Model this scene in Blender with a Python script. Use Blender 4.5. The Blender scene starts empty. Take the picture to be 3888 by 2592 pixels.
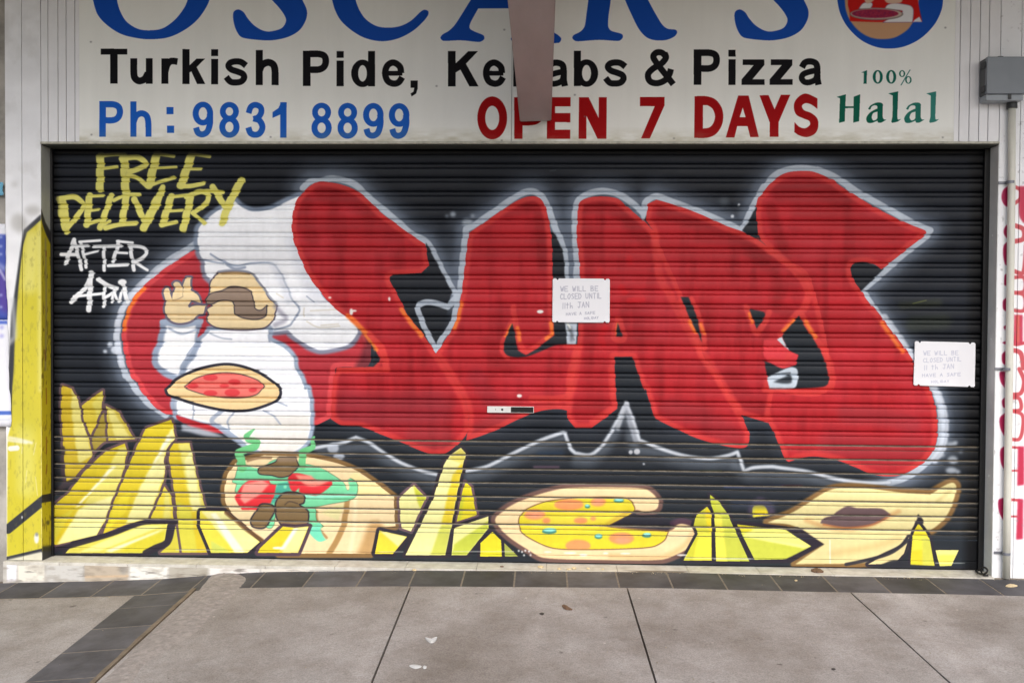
import bpy, bmesh, math, random
import numpy as np
from mathutils import Vector, Matrix
random.seed(7); rng = np.random.default_rng(11)
SC = bpy.context.scene
COL = SC.collection

# ------------------------------------------------------------------ camera, sky, sun, exposure
PW, PH, FPX = 3888, 2592, 3700.0                       # photograph size the outlines were traced at
CAM = np.array([0.0, -5.18, 1.3144]); YAW, PITCH, ROLL = 0.0378, 0.0199, 0.0067
def basis():
    cy, sy = math.cos(YAW), math.sin(YAW)
    f = np.array([-sy, cy, 0]); r = np.array([cy, sy, 0]); u = np.array([0, 0, 1.])
    cp, sp = math.cos(PITCH), math.sin(PITCH)
    f2 = f*cp-u*sp; u2 = u*cp+f*sp
    cr, sr = math.cos(ROLL), math.sin(ROLL)
    return r*cr+u2*sr, u2*cr-r*sr, f2
CR, CU, CF = basis()
cam = bpy.data.objects.new('camera', bpy.data.cameras.new('camera')); COL.objects.link(cam)
cam.data.sensor_width = 36; cam.data.lens = 36*FPX/PW; cam.data.clip_end = 400
cam.matrix_world = Matrix(((CR[0], CU[0], -CF[0], CAM[0]), (CR[1], CU[1], -CF[1], CAM[1]), (CR[2], CU[2], -CF[2], CAM[2]), (0, 0, 0, 1)))
SC.camera = cam
SUN_EL, SUN_AZ = math.radians(42), math.radians(168)   # azimuth: clockwise from +y
wd = bpy.data.worlds.new('World'); SC.world = wd; wd.use_nodes = True
nt = wd.node_tree; bg = nt.nodes['Background']
sky = nt.nodes.new('ShaderNodeTexSky'); sky.sky_type = 'NISHITA'; sky.sun_disc = False
sky.sun_elevation = SUN_EL; sky.sun_rotation = SUN_AZ; sky.air_density = 1.0; sky.dust_density = 3.0; sky.ozone_density = 1.0
hsv = nt.nodes.new('ShaderNodeHueSaturation'); hsv.inputs['Saturation'].default_value = 0.9   # overcast: little blue
nt.links.new(sky.outputs[0], hsv.inputs['Color']); nt.links.new(hsv.outputs[0], bg.inputs[0]); bg.inputs[1].default_value = 0.15
sl = bpy.data.lights.new('sun', 'SUN'); sl.energy = 1.2; sl.angle = math.radians(40); sl.color = (.98, .985, 1.0)
so = bpy.data.objects.new('sun', sl); COL.objects.link(so); so.location = (-3, -8, 10)
sd = Vector((math.sin(SUN_AZ)*math.cos(SUN_EL), math.cos(SUN_AZ)*math.cos(SUN_EL), math.sin(SUN_EL)))
so.rotation_euler = sd.to_track_quat('Z', 'Y').to_euler()
SC.view_settings.view_transform = 'Standard'; SC.view_settings.look = 'None'; SC.view_settings.gamma = 1
SC.view_settings.exposure = 0.54

# ------------------------------------------------------------------ the place, in metres (wall face is y = 0, step top is z = 0)
OX0, OX1, OZ = -2.7476, 2.3323, 2.2632                 # door opening in the wall
REC = 0.1155; ZB = 0.0186                              # shutter set back, its lower edge
def ray(px, py):
    return CF*FPX + CR*(px-PW/2) - CU*(py-PH/2)
def at_y(px, py, Y):                                   # the wall-parallel plane y = Y
    d = ray(px, py); return CAM + d*((Y-CAM[1])/d[1])
def at_x(px, py, X):
    d = ray(px, py); return CAM + d*((X-CAM[0])/d[0])
# pavement: height along the wall, falling gently to the street
GX = []; GZ = []
for px, py in ((-900, 2215), (0, 2209), (390, 2201), (620, 2193), (790, 2180), (1000, 2167), (1500, 2161), (2000, 2163), (2500, 2167), (3000, 2179), (3500, 2188), (3888, 2197), (4700, 2220)):
    p = at_y(px, py, -.005); GX.append(p[0]); GZ.append(p[2])
FALL = 0.034
def ground(x, y): return float(np.interp(x, GX, GZ)) + FALL*y if y < 0 else float(np.interp(x, GX, GZ))
def at_g(px, py):                                      # a pixel down onto the pavement
    d = ray(px, py); t = 0.3*5.18/abs(d[1])
    lo, hi = 0.2*5.18/d[1], 1.05*5.18/d[1]
    for _ in range(50):
        m = (lo+hi)/2; p = CAM+d*m
        if p[2] > ground(p[0], p[1]): lo = m
        else: hi = m
    return CAM+d*lo

# ------------------------------------------------------------------ helpers
def link(name, me, mats, parent=None):
    o = bpy.data.objects.new(name, me); COL.objects.link(o)
    for m in (mats if isinstance(mats, (list, tuple)) else [mats]): me.materials.append(m)
    if parent is not None: o.parent = parent
    return o
def obj(name, bm, mats, parent=None, smooth=False, origin=None):
    me = bpy.data.meshes.new(name)
    if parent is not None:
        L = parent.location; bmesh.ops.translate(bm, verts=bm.verts, vec=(-L[0], -L[1], -L[2]))
    elif origin is not None:
        bmesh.ops.translate(bm, verts=bm.verts, vec=[-c for c in origin])
    bm.normal_update(); bm.to_mesh(me); bm.free()
    if smooth:
        for p in me.polygons: p.use_smooth = True
    o = link(name, me, mats, parent)
    if parent is None and origin is not None: o.location = origin
    return o
def tag(o, label, cat, group=None):
    o['label'] = label; o['category'] = cat
    if group: o['group'] = group
    return o
def empty(name, loc, label, cat, group=None):
    o = bpy.data.objects.new(name, None); COL.objects.link(o); o.location = loc; o.empty_display_size = .1
    return tag(o, label, cat, group)
def struct(o): o['kind'] = 'structure'; return o
def box(bm, x0, x1, y0, y1, z0, z1, bev=0, mi=0):
    r = bmesh.ops.create_cube(bm, size=1)
    vs = r['verts']
    for v in vs:
        v.co = ((x0+x1)/2+v.co.x*(x1-x0), (y0+y1)/2+v.co.y*(y1-y0), (z0+z1)/2+v.co.z*(z1-z0))
    fs = list({f for v in vs for f in v.link_faces})
    for f in fs: f.material_index = mi
    if bev:
        es = list({e for v in vs for e in v.link_edges})
        rr = bmesh.ops.bevel(bm, geom=es, offset=bev, segments=2, affect='EDGES', profile=.6)
        for f in rr['faces']: f.material_index = mi
    return vs
def tube(bm, pts, r, n=14, cap=True):
    pts = [Vector(p) for p in pts]; rings = []
    up = Vector((0, 0, 1))
    for i, p in enumerate(pts):
        t = (pts[min(i+1, len(pts)-1)]-pts[max(i-1, 0)]).normalized()
        a = t.cross(Vector((0, 1, 0)) if abs(t.y) < .9 else up).normalized(); b = t.cross(a)
        rr = r[i] if isinstance(r, (list, tuple)) else r
        rings.append([bm.verts.new(p+(a*math.cos(k*2*math.pi/n)+b*math.sin(k*2*math.pi/n))*rr) for k in range(n)])
    for A, B in zip(rings, rings[1:]):
        for k in range(n): bm.faces.new((A[k], A[(k+1) % n], B[(k+1) % n], B[k]))
    if cap:
        bm.faces.new(rings[0][::-1]); bm.faces.new(rings[-1])
def prism(bm, pts, thick):                             # flat outline given as 3-D points, thickened along a vector
    a = [bm.verts.new(p) for p in pts]; b = [bm.verts.new(Vector(p)+Vector(thick)) for p in pts]
    n = len(pts); bm.faces.new(a); bm.faces.new(b[::-1])
    for i in range(n): bm.faces.new((a[i], b[i], b[(i+1) % n], a[(i+1) % n]))
    bmesh.ops.recalc_face_normals(bm, faces=bm.faces[:])

def mat(name, col, rough=.6, spec=.4, noise=0.08, scale=8, bump=0, bscale=60, metal=0, col2=None, stretch=(1, 1, 1)):
    m = bpy.data.materials.new(name); m.use_nodes = True; n = m.node_tree; b = n.nodes['Principled BSDF']
    b.inputs['Roughness'].default_value = rough; b.inputs['Specular IOR Level'].default_value = spec; b.inputs['Metallic'].default_value = metal
    tc = n.nodes.new('ShaderNodeTexCoord'); mp = n.nodes.new('ShaderNodeMapping'); mp.inputs['Scale'].default_value = stretch
    n.links.new(tc.outputs['Object'], mp.inputs[0])
    nz = n.nodes.new('ShaderNodeTexNoise'); nz.inputs['Scale'].default_value = scale; nz.inputs['Detail'].default_value = 8; nz.inputs['Roughness'].default_value = .62
    n.links.new(mp.outputs[0], nz.inputs['Vector'])
    rp = n.nodes.new('ShaderNodeValToRGB'); c = np.array(col)
    lo = np.clip(c*(1-noise), 0, 1) if col2 is None else np.array(col2); hi = np.clip(c*(1+noise), 0, 1)
    rp.color_ramp.elements[0].position = .32; rp.color_ramp.elements[1].position = .68
    rp.color_ramp.elements[0].color = (*lo, 1); rp.color_ramp.elements[1].color = (*hi, 1)
    n.links.new(nz.outputs['Fac'], rp.inputs[0]); n.links.new(rp.outputs[0], b.inputs['Base Color'])
    if bump:
        n2 = n.nodes.new('ShaderNodeTexNoise'); n2.inputs['Scale'].default_value = bscale; n2.inputs['Detail'].default_value = 6
        n.links.new(mp.outputs[0], n2.inputs['Vector'])
        bp = n.nodes.new('ShaderNodeBump'); bp.inputs['Strength'].default_value = bump; bp.inputs['Distance'].default_value = .004
        n.links.new(n2.outputs['Fac'], bp.inputs['Height']); n.links.new(bp.outputs[0], b.inputs['Normal'])
    return m

# ------------------------------------------------------------------ painter: outlines -> paint on a real plane
CROP = {'A1': (0, 0, .5), 'B1': (1000, 0, .5), 'C1': (2000, 0, .5), 'D1': (2712, 0, .5),
        'A2': (0, 700, .5), 'B2': (1000, 700, .5), 'C2': (2000, 700, .5), 'D2': (2712, 700, .5),
        'A3': (0, 1400, .5), 'B3': (1000, 1400, .5), 'C3': (2000, 1400, .5), 'D3': (2712, 1400, .5),
        'A4': (0, 1808, .5), 'B4': (1000, 1808, .5), 'C4': (2000, 1808, .5), 'D4': (2712, 1808, .5),
        'E': (180, 540, .3401), 'F': (180, 900, .2551), 'G': (560, 950, .2551), 'H': (840, 1600, .2551), 'L': (3088, 0, .3401),
        'N': (2060, 1030, .1403), 'M': (3440, 1270, .1403), 'R': (3620, 600, .5105), 'Q': (3620, 1400, .5105), 'P': (0, 500, .5736), 'O': (0, 1300, .638)}
_crop = 'A1'
def parse(spec):
    global _crop
    P = []; C = []; Wd = []
    for t in spec.split():
        if t[0] == '@': _crop = t[1:]; continue
        c = t.endswith('c'); t = t.rstrip('c'); v = [float(q) for q in t.split(',')]
        x0, y0, s = CROP[_crop]
        P.append((x0+v[0]*s, y0+v[1]*s)); C.append(c); Wd.append(v[2]*s if len(v) > 2 else None)
    return np.array(P), C, Wd
def spline(P, C, closed, extra=None, k=8):
    n = len(P)
    if n < 3: return P, extra
    out = []; ex = []
    T = np.zeros_like(P)
    for i in range(n):
        a = P[(i-1) % n] if closed or i > 0 else P[i]; b = P[(i+1) % n] if closed or i < n-1 else P[i]
        T[i] = (b-a)/2
    for i in range(n if closed else n-1):
        j = (i+1) % n; d = P[j]-P[i]; L = np.linalg.norm(d)+1e-9
        m0 = d if C[i] else T[i]; m1 = d if C[j] else T[j]
        m0 = m0*min(1, L/(np.linalg.norm(m0)+1e-9)*1.0); m1 = m1*min(1, L/(np.linalg.norm(m1)+1e-9)*1.0)
        kk = 1 if (C[i] and C[j]) else k
        for q in range(kk):
            t = q/kk; h = (2*t**3-3*t*t+1, t**3-2*t*t+t, -2*t**3+3*t*t, t**3-t*t)
            out.append(h[0]*P[i]+h[1]*m0+h[2]*P[j]+h[3]*m1)
            if extra is not None: ex.append(extra[i]*(1-t)+extra[j]*t)
    if not closed:
        out.append(P[-1])
        if extra is not None: ex.append(extra[-1])
    return np.array(out), (np.array(ex) if extra is not None else None)
def blur(a, r):
    r = int(round(r))
    if r < 1: return a
    for _ in range(2):
        for ax in (0, 1):
            p = np.concatenate([np.zeros_like(np.take(a, [0]*(r+1), ax)), a, np.zeros_like(np.take(a, [0]*r, ax))], ax)
            c = np.cumsum(p, ax, dtype=np.float64)
            n = a.shape[ax]
            a = ((np.take(c, range(2*r+1, 2*r+1+n), ax)-np.take(c, range(0, n), ax))/(2*r+1)).astype(np.float32)
    return a
def vnoise(h, w, cell, seed, oct=3):
    g = np.random.default_rng(seed); out = np.zeros((h, w), np.float32); amp = 1; tot = 0
    cx, cy = cell if isinstance(cell, tuple) else (cell, cell)
    for _ in range(oct):
        gh, gw = int(h/cy)+3, int(w/cx)+3; a = g.random((gh, gw)).astype(np.float32)
        y = np.arange(h)/cy; x = np.arange(w)/cx; yi = y.astype(int); xi = x.astype(int)
        fy = y-yi; fx = x-xi; fy = (fy*fy*(3-2*fy))[:, None]; fx = (fx*fx*(3-2*fx))[None]
        v = (a[yi][:, xi]*(1-fx)+a[yi][:, xi+1]*fx)*(1-fy)+(a[yi+1][:, xi]*(1-fx)+a[yi+1][:, xi+1]*fx)*fy
        out += amp*v; tot += amp; amp *= .5; cx = max(cx/2, 1); cy = max(cy/2, 1)
    return out/tot
class Canvas:
    """paint on the plane through P0 spanned by axis U (metres, to the right) and -z (down)"""
    def __init__(s, plane, val, u0, u1, z0, z1, res, col):
        s.plane, s.val, s.u0, s.u1, s.z0, s.z1, s.res = plane, val, u0, u1, z0, z1, res
        s.w = int(round((u1-u0)/res)); s.h = int(round((z1-z0)/res))
        s.img = np.ones((s.h, s.w, 3), np.float32)*np.array(col, np.float32)
        s.k = .0014/res                                # photo px -> texels
    def tex(s, P):
        out = []
        for px, py in P:
            if s.plane == 'y': q = at_y(px, py, s.val); u = q[0]
            else: q = at_x(px, py, s.val); u = q[1]
            out.append(((u-s.u0)/s.res, (s.z1-q[2])/s.res))
        return np.array(out)
    def _poly(s, polys, soft):
        pad = int(soft*2.2)+2
        A = np.concatenate(polys)
        x0 = max(0, int(A[:, 0].min())-pad); x1 = min(s.w, int(A[:, 0].max())+pad+2)
        y0 = max(0, int(A[:, 1].min())-pad); y1 = min(s.h, int(A[:, 1].max())+pad+2)
        if x1 <= x0 or y1 <= y0: return None
        S = 2; W = (x1-x0)*S; H = (y1-y0)*S
        m = np.zeros((H, W), bool); X = np.arange(W)+.5
        for P in polys:
            Q = (P-[x0, y0])*S
            for a, b in zip(Q, np.roll(Q, -1, 0)):
                if a[1] > b[1]: a, b = b, a
                r0 = max(0, int(math.ceil(a[1]-.5))); r1 = min(H, int(math.ceil(b[1]-.5)))
                if r1 <= r0: continue
                xs = a[0]+(b[0]-a[0])*((np.arange(r0, r1)+.5-a[1])/(b[1]-a[1]))
                m[r0:r1] ^= X[None] >= xs[:, None]
        al = m.reshape(H//S, S, W//S, S).mean((1, 3)).astype(np.float32)
        return x0, x1, y0, y1, blur(al, soft)
    def put(s, M, col, a=1, clip=None):
        if M is None: return
        x0, x1, y0, y1, al = M; al = al*a
        if clip is not None: al = al*clip[y0:y1, x0:x1]
        s.img[y0:y1, x0:x1] += (np.array(col, np.float32)-s.img[y0:y1, x0:x1])*al[..., None]
    def full(s, M):
        F = np.zeros((s.h, s.w), np.float32)
        if M is not None: F[M[2]:M[3], M[0]:M[1]] = M[4]
        return F
    def polys(s, specs, smooth=True):
        out = []
        for sp in (specs if isinstance(specs, (list, tuple)) else [specs]):
            P, C, _ = parse(sp) if isinstance(sp, str) else (np.array(sp), [True]*len(sp), None)
            if smooth: P, _ = spline(P, C, True)
            out.append(s.tex(P))
        return out
    def fill(s, specs, col, a=1, soft=0, smooth=True, clip=None, outline=None, ow=0, osoft=0, oa=1):
        pl = s.polys(specs, smooth)
        if outline is not None:
            for p in pl: s._stroke(np.vstack([p, p[:1]]), np.full(len(p)+1, ow*s.k), outline, oa, osoft*s.k, clip)
        M = s._poly(pl, soft*s.k); s.put(M, col, a, clip); return M
    def mask(s, specs, soft=0, smooth=True): return s.full(s._poly(s.polys(specs, smooth), soft*s.k))
    def _stroke(s, T, w, col, a, soft, clip):
        pad = w.max()/2+soft*2+2
        x0 = max(0, int(T[:, 0].min()-pad)); x1 = min(s.w, int(T[:, 0].max()+pad)+1)
        y0 = max(0, int(T[:, 1].min()-pad)); y1 = min(s.h, int(T[:, 1].max()+pad)+1)
        if x1 <= x0 or y1 <= y0: return
        al = np.zeros((y1-y0, x1-x0), np.float32); aa = .6+soft
        for i in range(len(T)-1):
            p, q = T[i], T[i+1]; ww = max(w[i], w[i+1])/2+soft+2
            a0 = max(x0, int(min(p[0], q[0])-ww)); a1 = min(x1, int(max(p[0], q[0])+ww)+2)
            b0 = max(y0, int(min(p[1], q[1])-ww)); b1 = min(y1, int(max(p[1], q[1])+ww)+2)
            if a1 <= a0 or b1 <= b0: continue
            X = np.arange(a0, a1)[None]+.5-p[0]; Y = np.arange(b0, b1)[:, None]+.5-p[1]
            d = q-p; L = d@d+1e-9; t = np.clip((X*d[0]+Y*d[1])/L, 0, 1)
            D = np.hypot(X-t*d[0], Y-t*d[1]); W = (w[i]*(1-t)+w[i+1]*t)/2
            v = np.clip((W-D)/(2*aa)+.5, 0, 1); v = v*v*(3-2*v)
            sub = al[b0-y0:b1-y0, a0-x0:a1-x0]; np.maximum(sub, v, out=sub)
        s.put((x0, x1, y0, y1, al), col, a, clip)
    def stroke(s, spec, w, col, a=1, soft=0, closed=False, smooth=True, clip=None):
        P, C, Wd = parse(spec); W = np.array([(q if q is not None else w*CROP[_crop][2]) for q in Wd], float)
        if smooth: P, W = spline(P, C, closed, W)
        elif closed: P = np.vstack([P, P[:1]]); W = np.append(W, W[0])
        if W is None or len(W) != len(P): W = np.full(len(P), w*CROP[_crop][2])
        s._stroke(s.tex(P), W*s.k, col, a, soft*s.k, clip)
    def ell(s, crop, items, col, a=1, soft=0, clip=None):
        x0, y0, sc = CROP[crop]
        for cx, cy, rx, ry in items:
            t = np.linspace(0, 2*math.pi, 28, endpoint=False)
            P = np.stack([x0+(cx+rx*np.cos(t))*sc, y0+(cy+ry*np.sin(t))*sc], 1)
            s.put(s._poly([s.tex(P)], soft*s.k), col, a, clip)
    def material(s, name, rough=.5, spec=.4, bump=.05, bscale=300, coat=0):
        im = bpy.data.images.new(name, s.w, s.h, alpha=False)
        px = np.ones((s.h, s.w, 4), np.float32); px[..., :3] = np.clip(s.img[::-1], 0, 255)/255
        im.pixels.foreach_set(px.ravel()); im.update(); im.pack()
        m = bpy.data.materials.new(name); m.use_nodes = True; n = m.node_tree; b = n.nodes['Principled BSDF']
        ti = n.nodes.new('ShaderNodeTexImage'); ti.image = im; ti.extension = 'EXTEND'; ti.interpolation = 'Linear'
        uv = n.nodes.new('ShaderNodeUVMap'); uv.uv_map = 'paint'; n.links.new(uv.outputs[0], ti.inputs[0])
        n.links.new(ti.outputs[0], b.inputs['Base Color'])
        tc = n.nodes.new('ShaderNodeTexCoord'); nz = n.nodes.new('ShaderNodeTexNoise'); nz.inputs['Scale'].default_value = 6; nz.inputs['Detail'].default_value = 6
        n.links.new(tc.outputs['Object'], nz.inputs['Vector'])
        mr = n.nodes.new('ShaderNodeMapRange'); mr.inputs[3].default_value = rough-.12; mr.inputs[4].default_value = rough+.12
        n.links.new(nz.outputs['Fac'], mr.inputs[0]); n.links.new(mr.outputs[0], b.inputs['Roughness'])
        b.inputs['Specular IOR Level'].default_value = spec; b.inputs['Coat Weight'].default_value = coat; b.inputs['Coat Roughness'].default_value = .12
        if bump:
            n2 = n.nodes.new('ShaderNodeTexNoise'); n2.inputs['Scale'].default_value = bscale; n.links.new(tc.outputs['Object'], n2.inputs['Vector'])
            bp = n.nodes.new('ShaderNodeBump'); bp.inputs['Strength'].default_value = bump; bp.inputs['Distance'].default_value = .002
            n.links.new(n2.outputs['Fac'], bp.inputs['Height']); n.links.new(bp.outputs[0], b.inputs['Normal'])
        return m
    def uvmap(s, o):                                   # lay the paint on a mesh by its world position
        me = o.data; L = Vector((0, 0, 0)); p = o
        while p is not None: L = L+p.location; p = p.parent
        uv = me.uv_layers.new(name='paint'); co = np.empty(len(me.vertices)*3); me.vertices.foreach_get('co', co); co = co.reshape(-1, 3)+np.array(L)
        ix = np.empty(len(me.loops), int); me.loops.foreach_get('vertex_index', ix)
        u = (co[:, 0 if s.plane == 'y' else 1]-s.u0)/(s.u1-s.u0); v = (co[:, 2]-s.z0)/(s.z1-s.z0)
        uv.data.foreach_set('uv', np.stack([u, v], 1)[ix].ravel().astype(np.float32))
# ------------------------------------------------------------------ the mural on the roller shutter
def paint_mural():
    c = Canvas('y', REC, OX0-.03, OX1+.03, ZB-.02, OZ+.03, .0021, (25, 29, 37))
    n1 = vnoise(c.h, c.w, (260, 90), 1); n2 = vnoise(c.h, c.w, (60, 30), 2)
    c.img += ((n1-.5)*14)[..., None]*np.array([.9, 1, 1.1]); c.img += ((n2-.5)*6)[..., None]
    low = np.clip((np.arange(c.h)/c.h-.45)*2, 0, 1)[:, None, None]
    c.img += low*np.array([8, 10, 9])
    WH = (236, 238, 242); HALO = (178, 188, 200); GLOW = (92, 102, 116); RED = (174, 34, 42); RIM = (206, 62, 58); ORG = (238, 124, 52)
    DRK = (128, 20, 26); BLK = (30, 34, 41); GREY = (140, 154, 174)
    # --- letters as outlines
    S1 = '@B2 400,-15 290,70 240,150 218,260 215,330 230,430 280,560 340,690 420,800 520,920 640,1015 720,1080 800,1160 850,1240 862,1330 835,1385c 560,1390c 540,1440 @B3 532,60 518,200 512,380c 600,430 740,440 900,500 1050,560 1180,615 1270,645 1340,648 1400,632 1500,550 1545,490 1558,420 1550,300 1510,200 1450,100 1390,0 @B2 1310,1285c 1200,1120 1100,1000 1040,880 965,740 955,705 985,685c 1200,672c 1255,620c 1230,455c 1130,390 1020,310 900,220 780,105 700,45 600,5 500,-15'
    CC = '@B2 2045,90 1960,110 1850,170 1720,260 1560,370c 1545,480 1520,700 1500,850 1455,1050 1400,1150 1310,1285c @B3 1390,0 1450,100 1510,200 1550,300 1558,420 1540,545c 1650,510 1800,450 1900,400 2010,350 2130,315 2250,305 2315,318c 2380,0c @B2 2400,1215c 2310,1212c 2205,1140c 2200,1050 2195,700 2192,480 2180,350 2150,200 2110,115'
    AA = '@C2 570,92 480,100 410,130 388,180 385,250 378,400 390,500 402,650 395,1000 385,1210 350,1500 @C3 320,200 302,370c 370,450c 490,450c 600,370 690,300c 680,200 670,0 @C2 668,1310c 800,1310c 890,1565 @C3 900,150 970,375c 1100,440 1250,510 1400,560 1550,595 1640,600 1682,570 1690,500 1660,420 1630,350c 1420,0 @C2 1340,1300 1250,1000 960,350c 900,290 760,170 690,110'
    RR = '@C2 985,118c 918,150c 905,280c 960,350c 1020,900 1330,1400 @C3 1630,350c 1830,410c 1900,0 @C2 1850,1550 2300,1540 2150,700 1950,560 1755,422c 1700,395 1640,360 1500,310 1300,220 1100,150'
    S2 = '@D1 640,1300 530,1320 430,1390 365,1470 @D2 330,110 318,200 325,300 345,410 420,500 440,700 400,1450c 405,1560 @D3 400,210 372,280 410,405 450,480 500,600 540,690 560,706c 640,680 740,665 850,675 950,700 1080,750 1200,800 1330,815 1430,800 1530,750 1610,690 1680,580 1695,430 1680,290 1640,160 @D2 1600,1480 1530,1370 1480,1290 1400,1180 1320,1080 1250,980 1160,880 1118,812c 1060,730 1035,650 1045,610 1120,588 1200,603 1270,645c 1380,560 1480,480 1590,395 1612,370c 1600,350 1450,290 1250,190 1080,90 940,0 @D1 900,1365 750,1305'
    OL = '@A2 1470,497c 1250,640 1080,780 1000,880 950,1000 927,1100 930,1200 960,1350 1000,1470 @A3 1030,90 1080,180 1150,260 1200,310 1260,345c 1340,350c 1500,410 1620,450 1695,490c 2200,500c @B3 360,440c 420,420 510,375c @B2 540,1440 560,1390 740,1385 800,1370 815,1250 780,1130 700,1060c 400,900c'
    # --- glow and white halo outside the letters
    sil = c.mask([S1], 60); 
    for sp in (S1, CC, AA, RR, S2): c.fill(sp, (66, 74, 86), .75, soft=34)
    W1 = '@A2 1480,455 1250,600 1100,735 1000,835 930,950 893,1080 888,1200 915,1330 955,1450 @A3 970,60 1035,160 1110,245 1180,300 1260,350'
    W2 = '@A2 2300,30 @B2 300,30 350,-20 @B1 420,1375 520,1357 640,1378 720,1420 @B2 770,75 865,155 985,255 1120,372 1240,440 1295,530 1370,680 1450,820'
    W3 = '@B2 1470,850 1495,800 1510,600 1527,450 1540,340c 1600,310 1750,208 1880,118 1980,62 2060,58 2125,110 2170,200 2215,330 2265,450 2290,550 2295,700'
    W3b = '@B2 2300,1060 2330,1100 2345,1210'
    W4 = '@C2 375,705 382,600 370,450 365,300 372,180 405,108 480,68 580,52 690,75 790,135 880,215 900,260c 898,150 930,112 985,92 1100,132 1300,205 1500,290 1625,350c 1660,300 1700,205 1745,120 1800,20 @C1 1800,1440 1865,1350 1950,1298 2080,1277 2200,1292 @D1 780,1290 890,1332 1005,1402 1125,1490 @D2 1020,20 1150,95 1350,205 1550,315 1640,350c 1600,402 1450,520 1280,670 1120,806c 1225,960 1370,1150 1500,1310 1610,1480 @D3 1665,150 1712,280 1725,430 1712,570 1650,670 1560,755 1450,825 1330,865'
    for w in (W1, W2, W3, W4): c.stroke(w, 250, GLOW, .55, soft=42)
    for w in (W1, W2, W3, W4): c.stroke(w, 135, (112, 123, 140), .6, soft=20)
    for w in (W1, W2, W3, W3b, W4): c.stroke(w, 50, HALO, .95, soft=2.5)
    c.stroke('@D2 1290,1010 1420,1190 1530,1350 1640,1500 @D3 1700,200 1740,330 1752,450 1730,600 1670,690', 55, (200, 208, 220), .8, soft=5)
    c.stroke('@A2 1420,520 1200,665 1060,790 960,905 905,1010 888,1120 895,1230 930,1370', 46, (208, 214, 226), .8, soft=6)
    # shadow block between letters
    for sp in ('@B2 1235,440c 1430,815c 1320,1290c 1180,1120c 940,720c 980,670c 1240,650c', '@B2 2180,360c 2205,370 2262,480 2285,600 2290,1215c 2190,1215c',
               '@C2 890,280c 925,200c 940,200 975,360c', '@C2 1635,352c 1690,270 1750,150 1790,120 1790,430c 1700,400c', '@D2 1035,560c 1290,640c 1110,815c 1000,700c'):
        c.fill(sp, BLK, 1, soft=1.5)
    c.stroke('@B2 1180,915 1170,940 1220,1080 1315,1260c 1350,1180 1420,1080 1450,1000 1475,850c', 44, HALO, .95, soft=2)
    c.stroke('@B2 1180,915 1230,895 1300,900 1400,930c 1470,850c', 46, HALO, .95, soft=2.5)
    # big letter O (disc behind the chef)
    mO = c.mask(OL); c.fill(OL, (178, 52, 62))
    c.put((0, c.w, 0, c.h, mO*np.clip(vnoise(c.h, c.w, (120, 80), 5)*1.6-.6, 0, 1)), (150, 34, 42), .5)
    c.stroke(OL, 80, (220, 78, 82), .75, soft=4, closed=True, clip=mO)
    c.stroke('@A2 1090,790 1010,890 962,1000 940,1100', 34, ORG, .95, soft=4, clip=mO)
    c.stroke('@B2 790,1080 830,1180 800,1300 760,1380', 120, (92, 36, 46), .75, soft=14, clip=mO)
    # chef: hat first, the letters overlap its edge
    HAT = '@A2 1500,430 1512,330 1600,240 1700,170 1785,128c 1830,172 1920,206 2050,190 2180,130 2270,90c @B2 320,200c 420,800 640,1010c 705,1075 712,1120 690,1170 640,1215 560,1240 440,1258 360,1235 300,1200 230,1150 180,1105c @A2 2050,1120c 1560,690c 1550,590c 1515,520'
    c.fill(HAT, GREY, .9, soft=6, outline=(120, 134, 154), ow=34, osoft=6, oa=.9)
    c.fill(HAT, WH, 1, soft=1)
    mh = c.mask(HAT)
    c.put((0, c.w, 0, c.h, mh*np.clip(vnoise(c.h, c.w, (200, 50), 9)*2-1, 0, 1)), (205, 208, 216), .6)
    c.stroke('@B2 230,430 330,690 420,830', 120, (198, 202, 214), .55, soft=24, clip=mh)
    for s_, w in (('@A2 1600,530 1690,585 1790,618 1900,600 2060,600 2120,660 2170,760 2220,880 2275,950 2235,1015 2200,1070 2080,1105', 15), ('@A2 1530,570 1620,590 1690,600', 13), ('@A2 1700,590 1780,640 1860,630', 22), ('@B2 330,850 380,890', 9)):
        c.stroke(s_, w, (140, 152, 172), .9, soft=2.5)
    c.stroke('@A2 2080,620 2150,760 2190,880', 60, (206, 210, 220), .7, soft=14)
    for s_ in ('@B2 310,940 305,1000', '@B2 360,960 560,950', '@B2 330,1040 420,1085 580,1075', '@B2 440,1070 570,1060', '@B2 100,830 150,860'): c.stroke(s_, 9, (206, 200, 184), .8, soft=3)
    # first letters over it
    def letter(sp, seed, dark):
        m = c.mask(sp); c.fill(sp, RED)
        v = vnoise(c.h, c.w, (26, 160), seed); v2 = vnoise(c.h, c.w, (90, 90), seed+40)
        c.put((0, c.w, 0, c.h, m*np.clip(v*2.6-1.15, 0, 1)), (138, 22, 30), .7)
        c.put((0, c.w, 0, c.h, m*np.clip(v2*2.4-1.15, 0, 1)), (188, 48, 60), .6)
        for d in dark:
            w = d[1]; c.stroke(d[0], w, d[2] if len(d) > 2 else DRK, d[3] if len(d) > 3 else .55, soft=w*.14, clip=m)
        c.stroke(sp, 76, RIM, .68, soft=7, closed=True, clip=m)
        return m
    mS2 = letter(S2, 61, [('@D2 500,60 700,30 850,60 1000,130', 150), ('@D2 430,180 470,330 520,470', 90), ('@D2 700,200 1000,250 1350,350', 170, DRK, .4), ('@D3 900,560 1250,620 1500,600', 200, (140, 42, 50), .5), ('@D3 1000,350 1300,370 1500,420', 130, (150, 48, 56), .5), ('@D2 400,620 450,780 400,920', 90, DRK, .45), ('@D2 720,790 760,870 700,960', 110, DRK, .4)])
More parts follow.
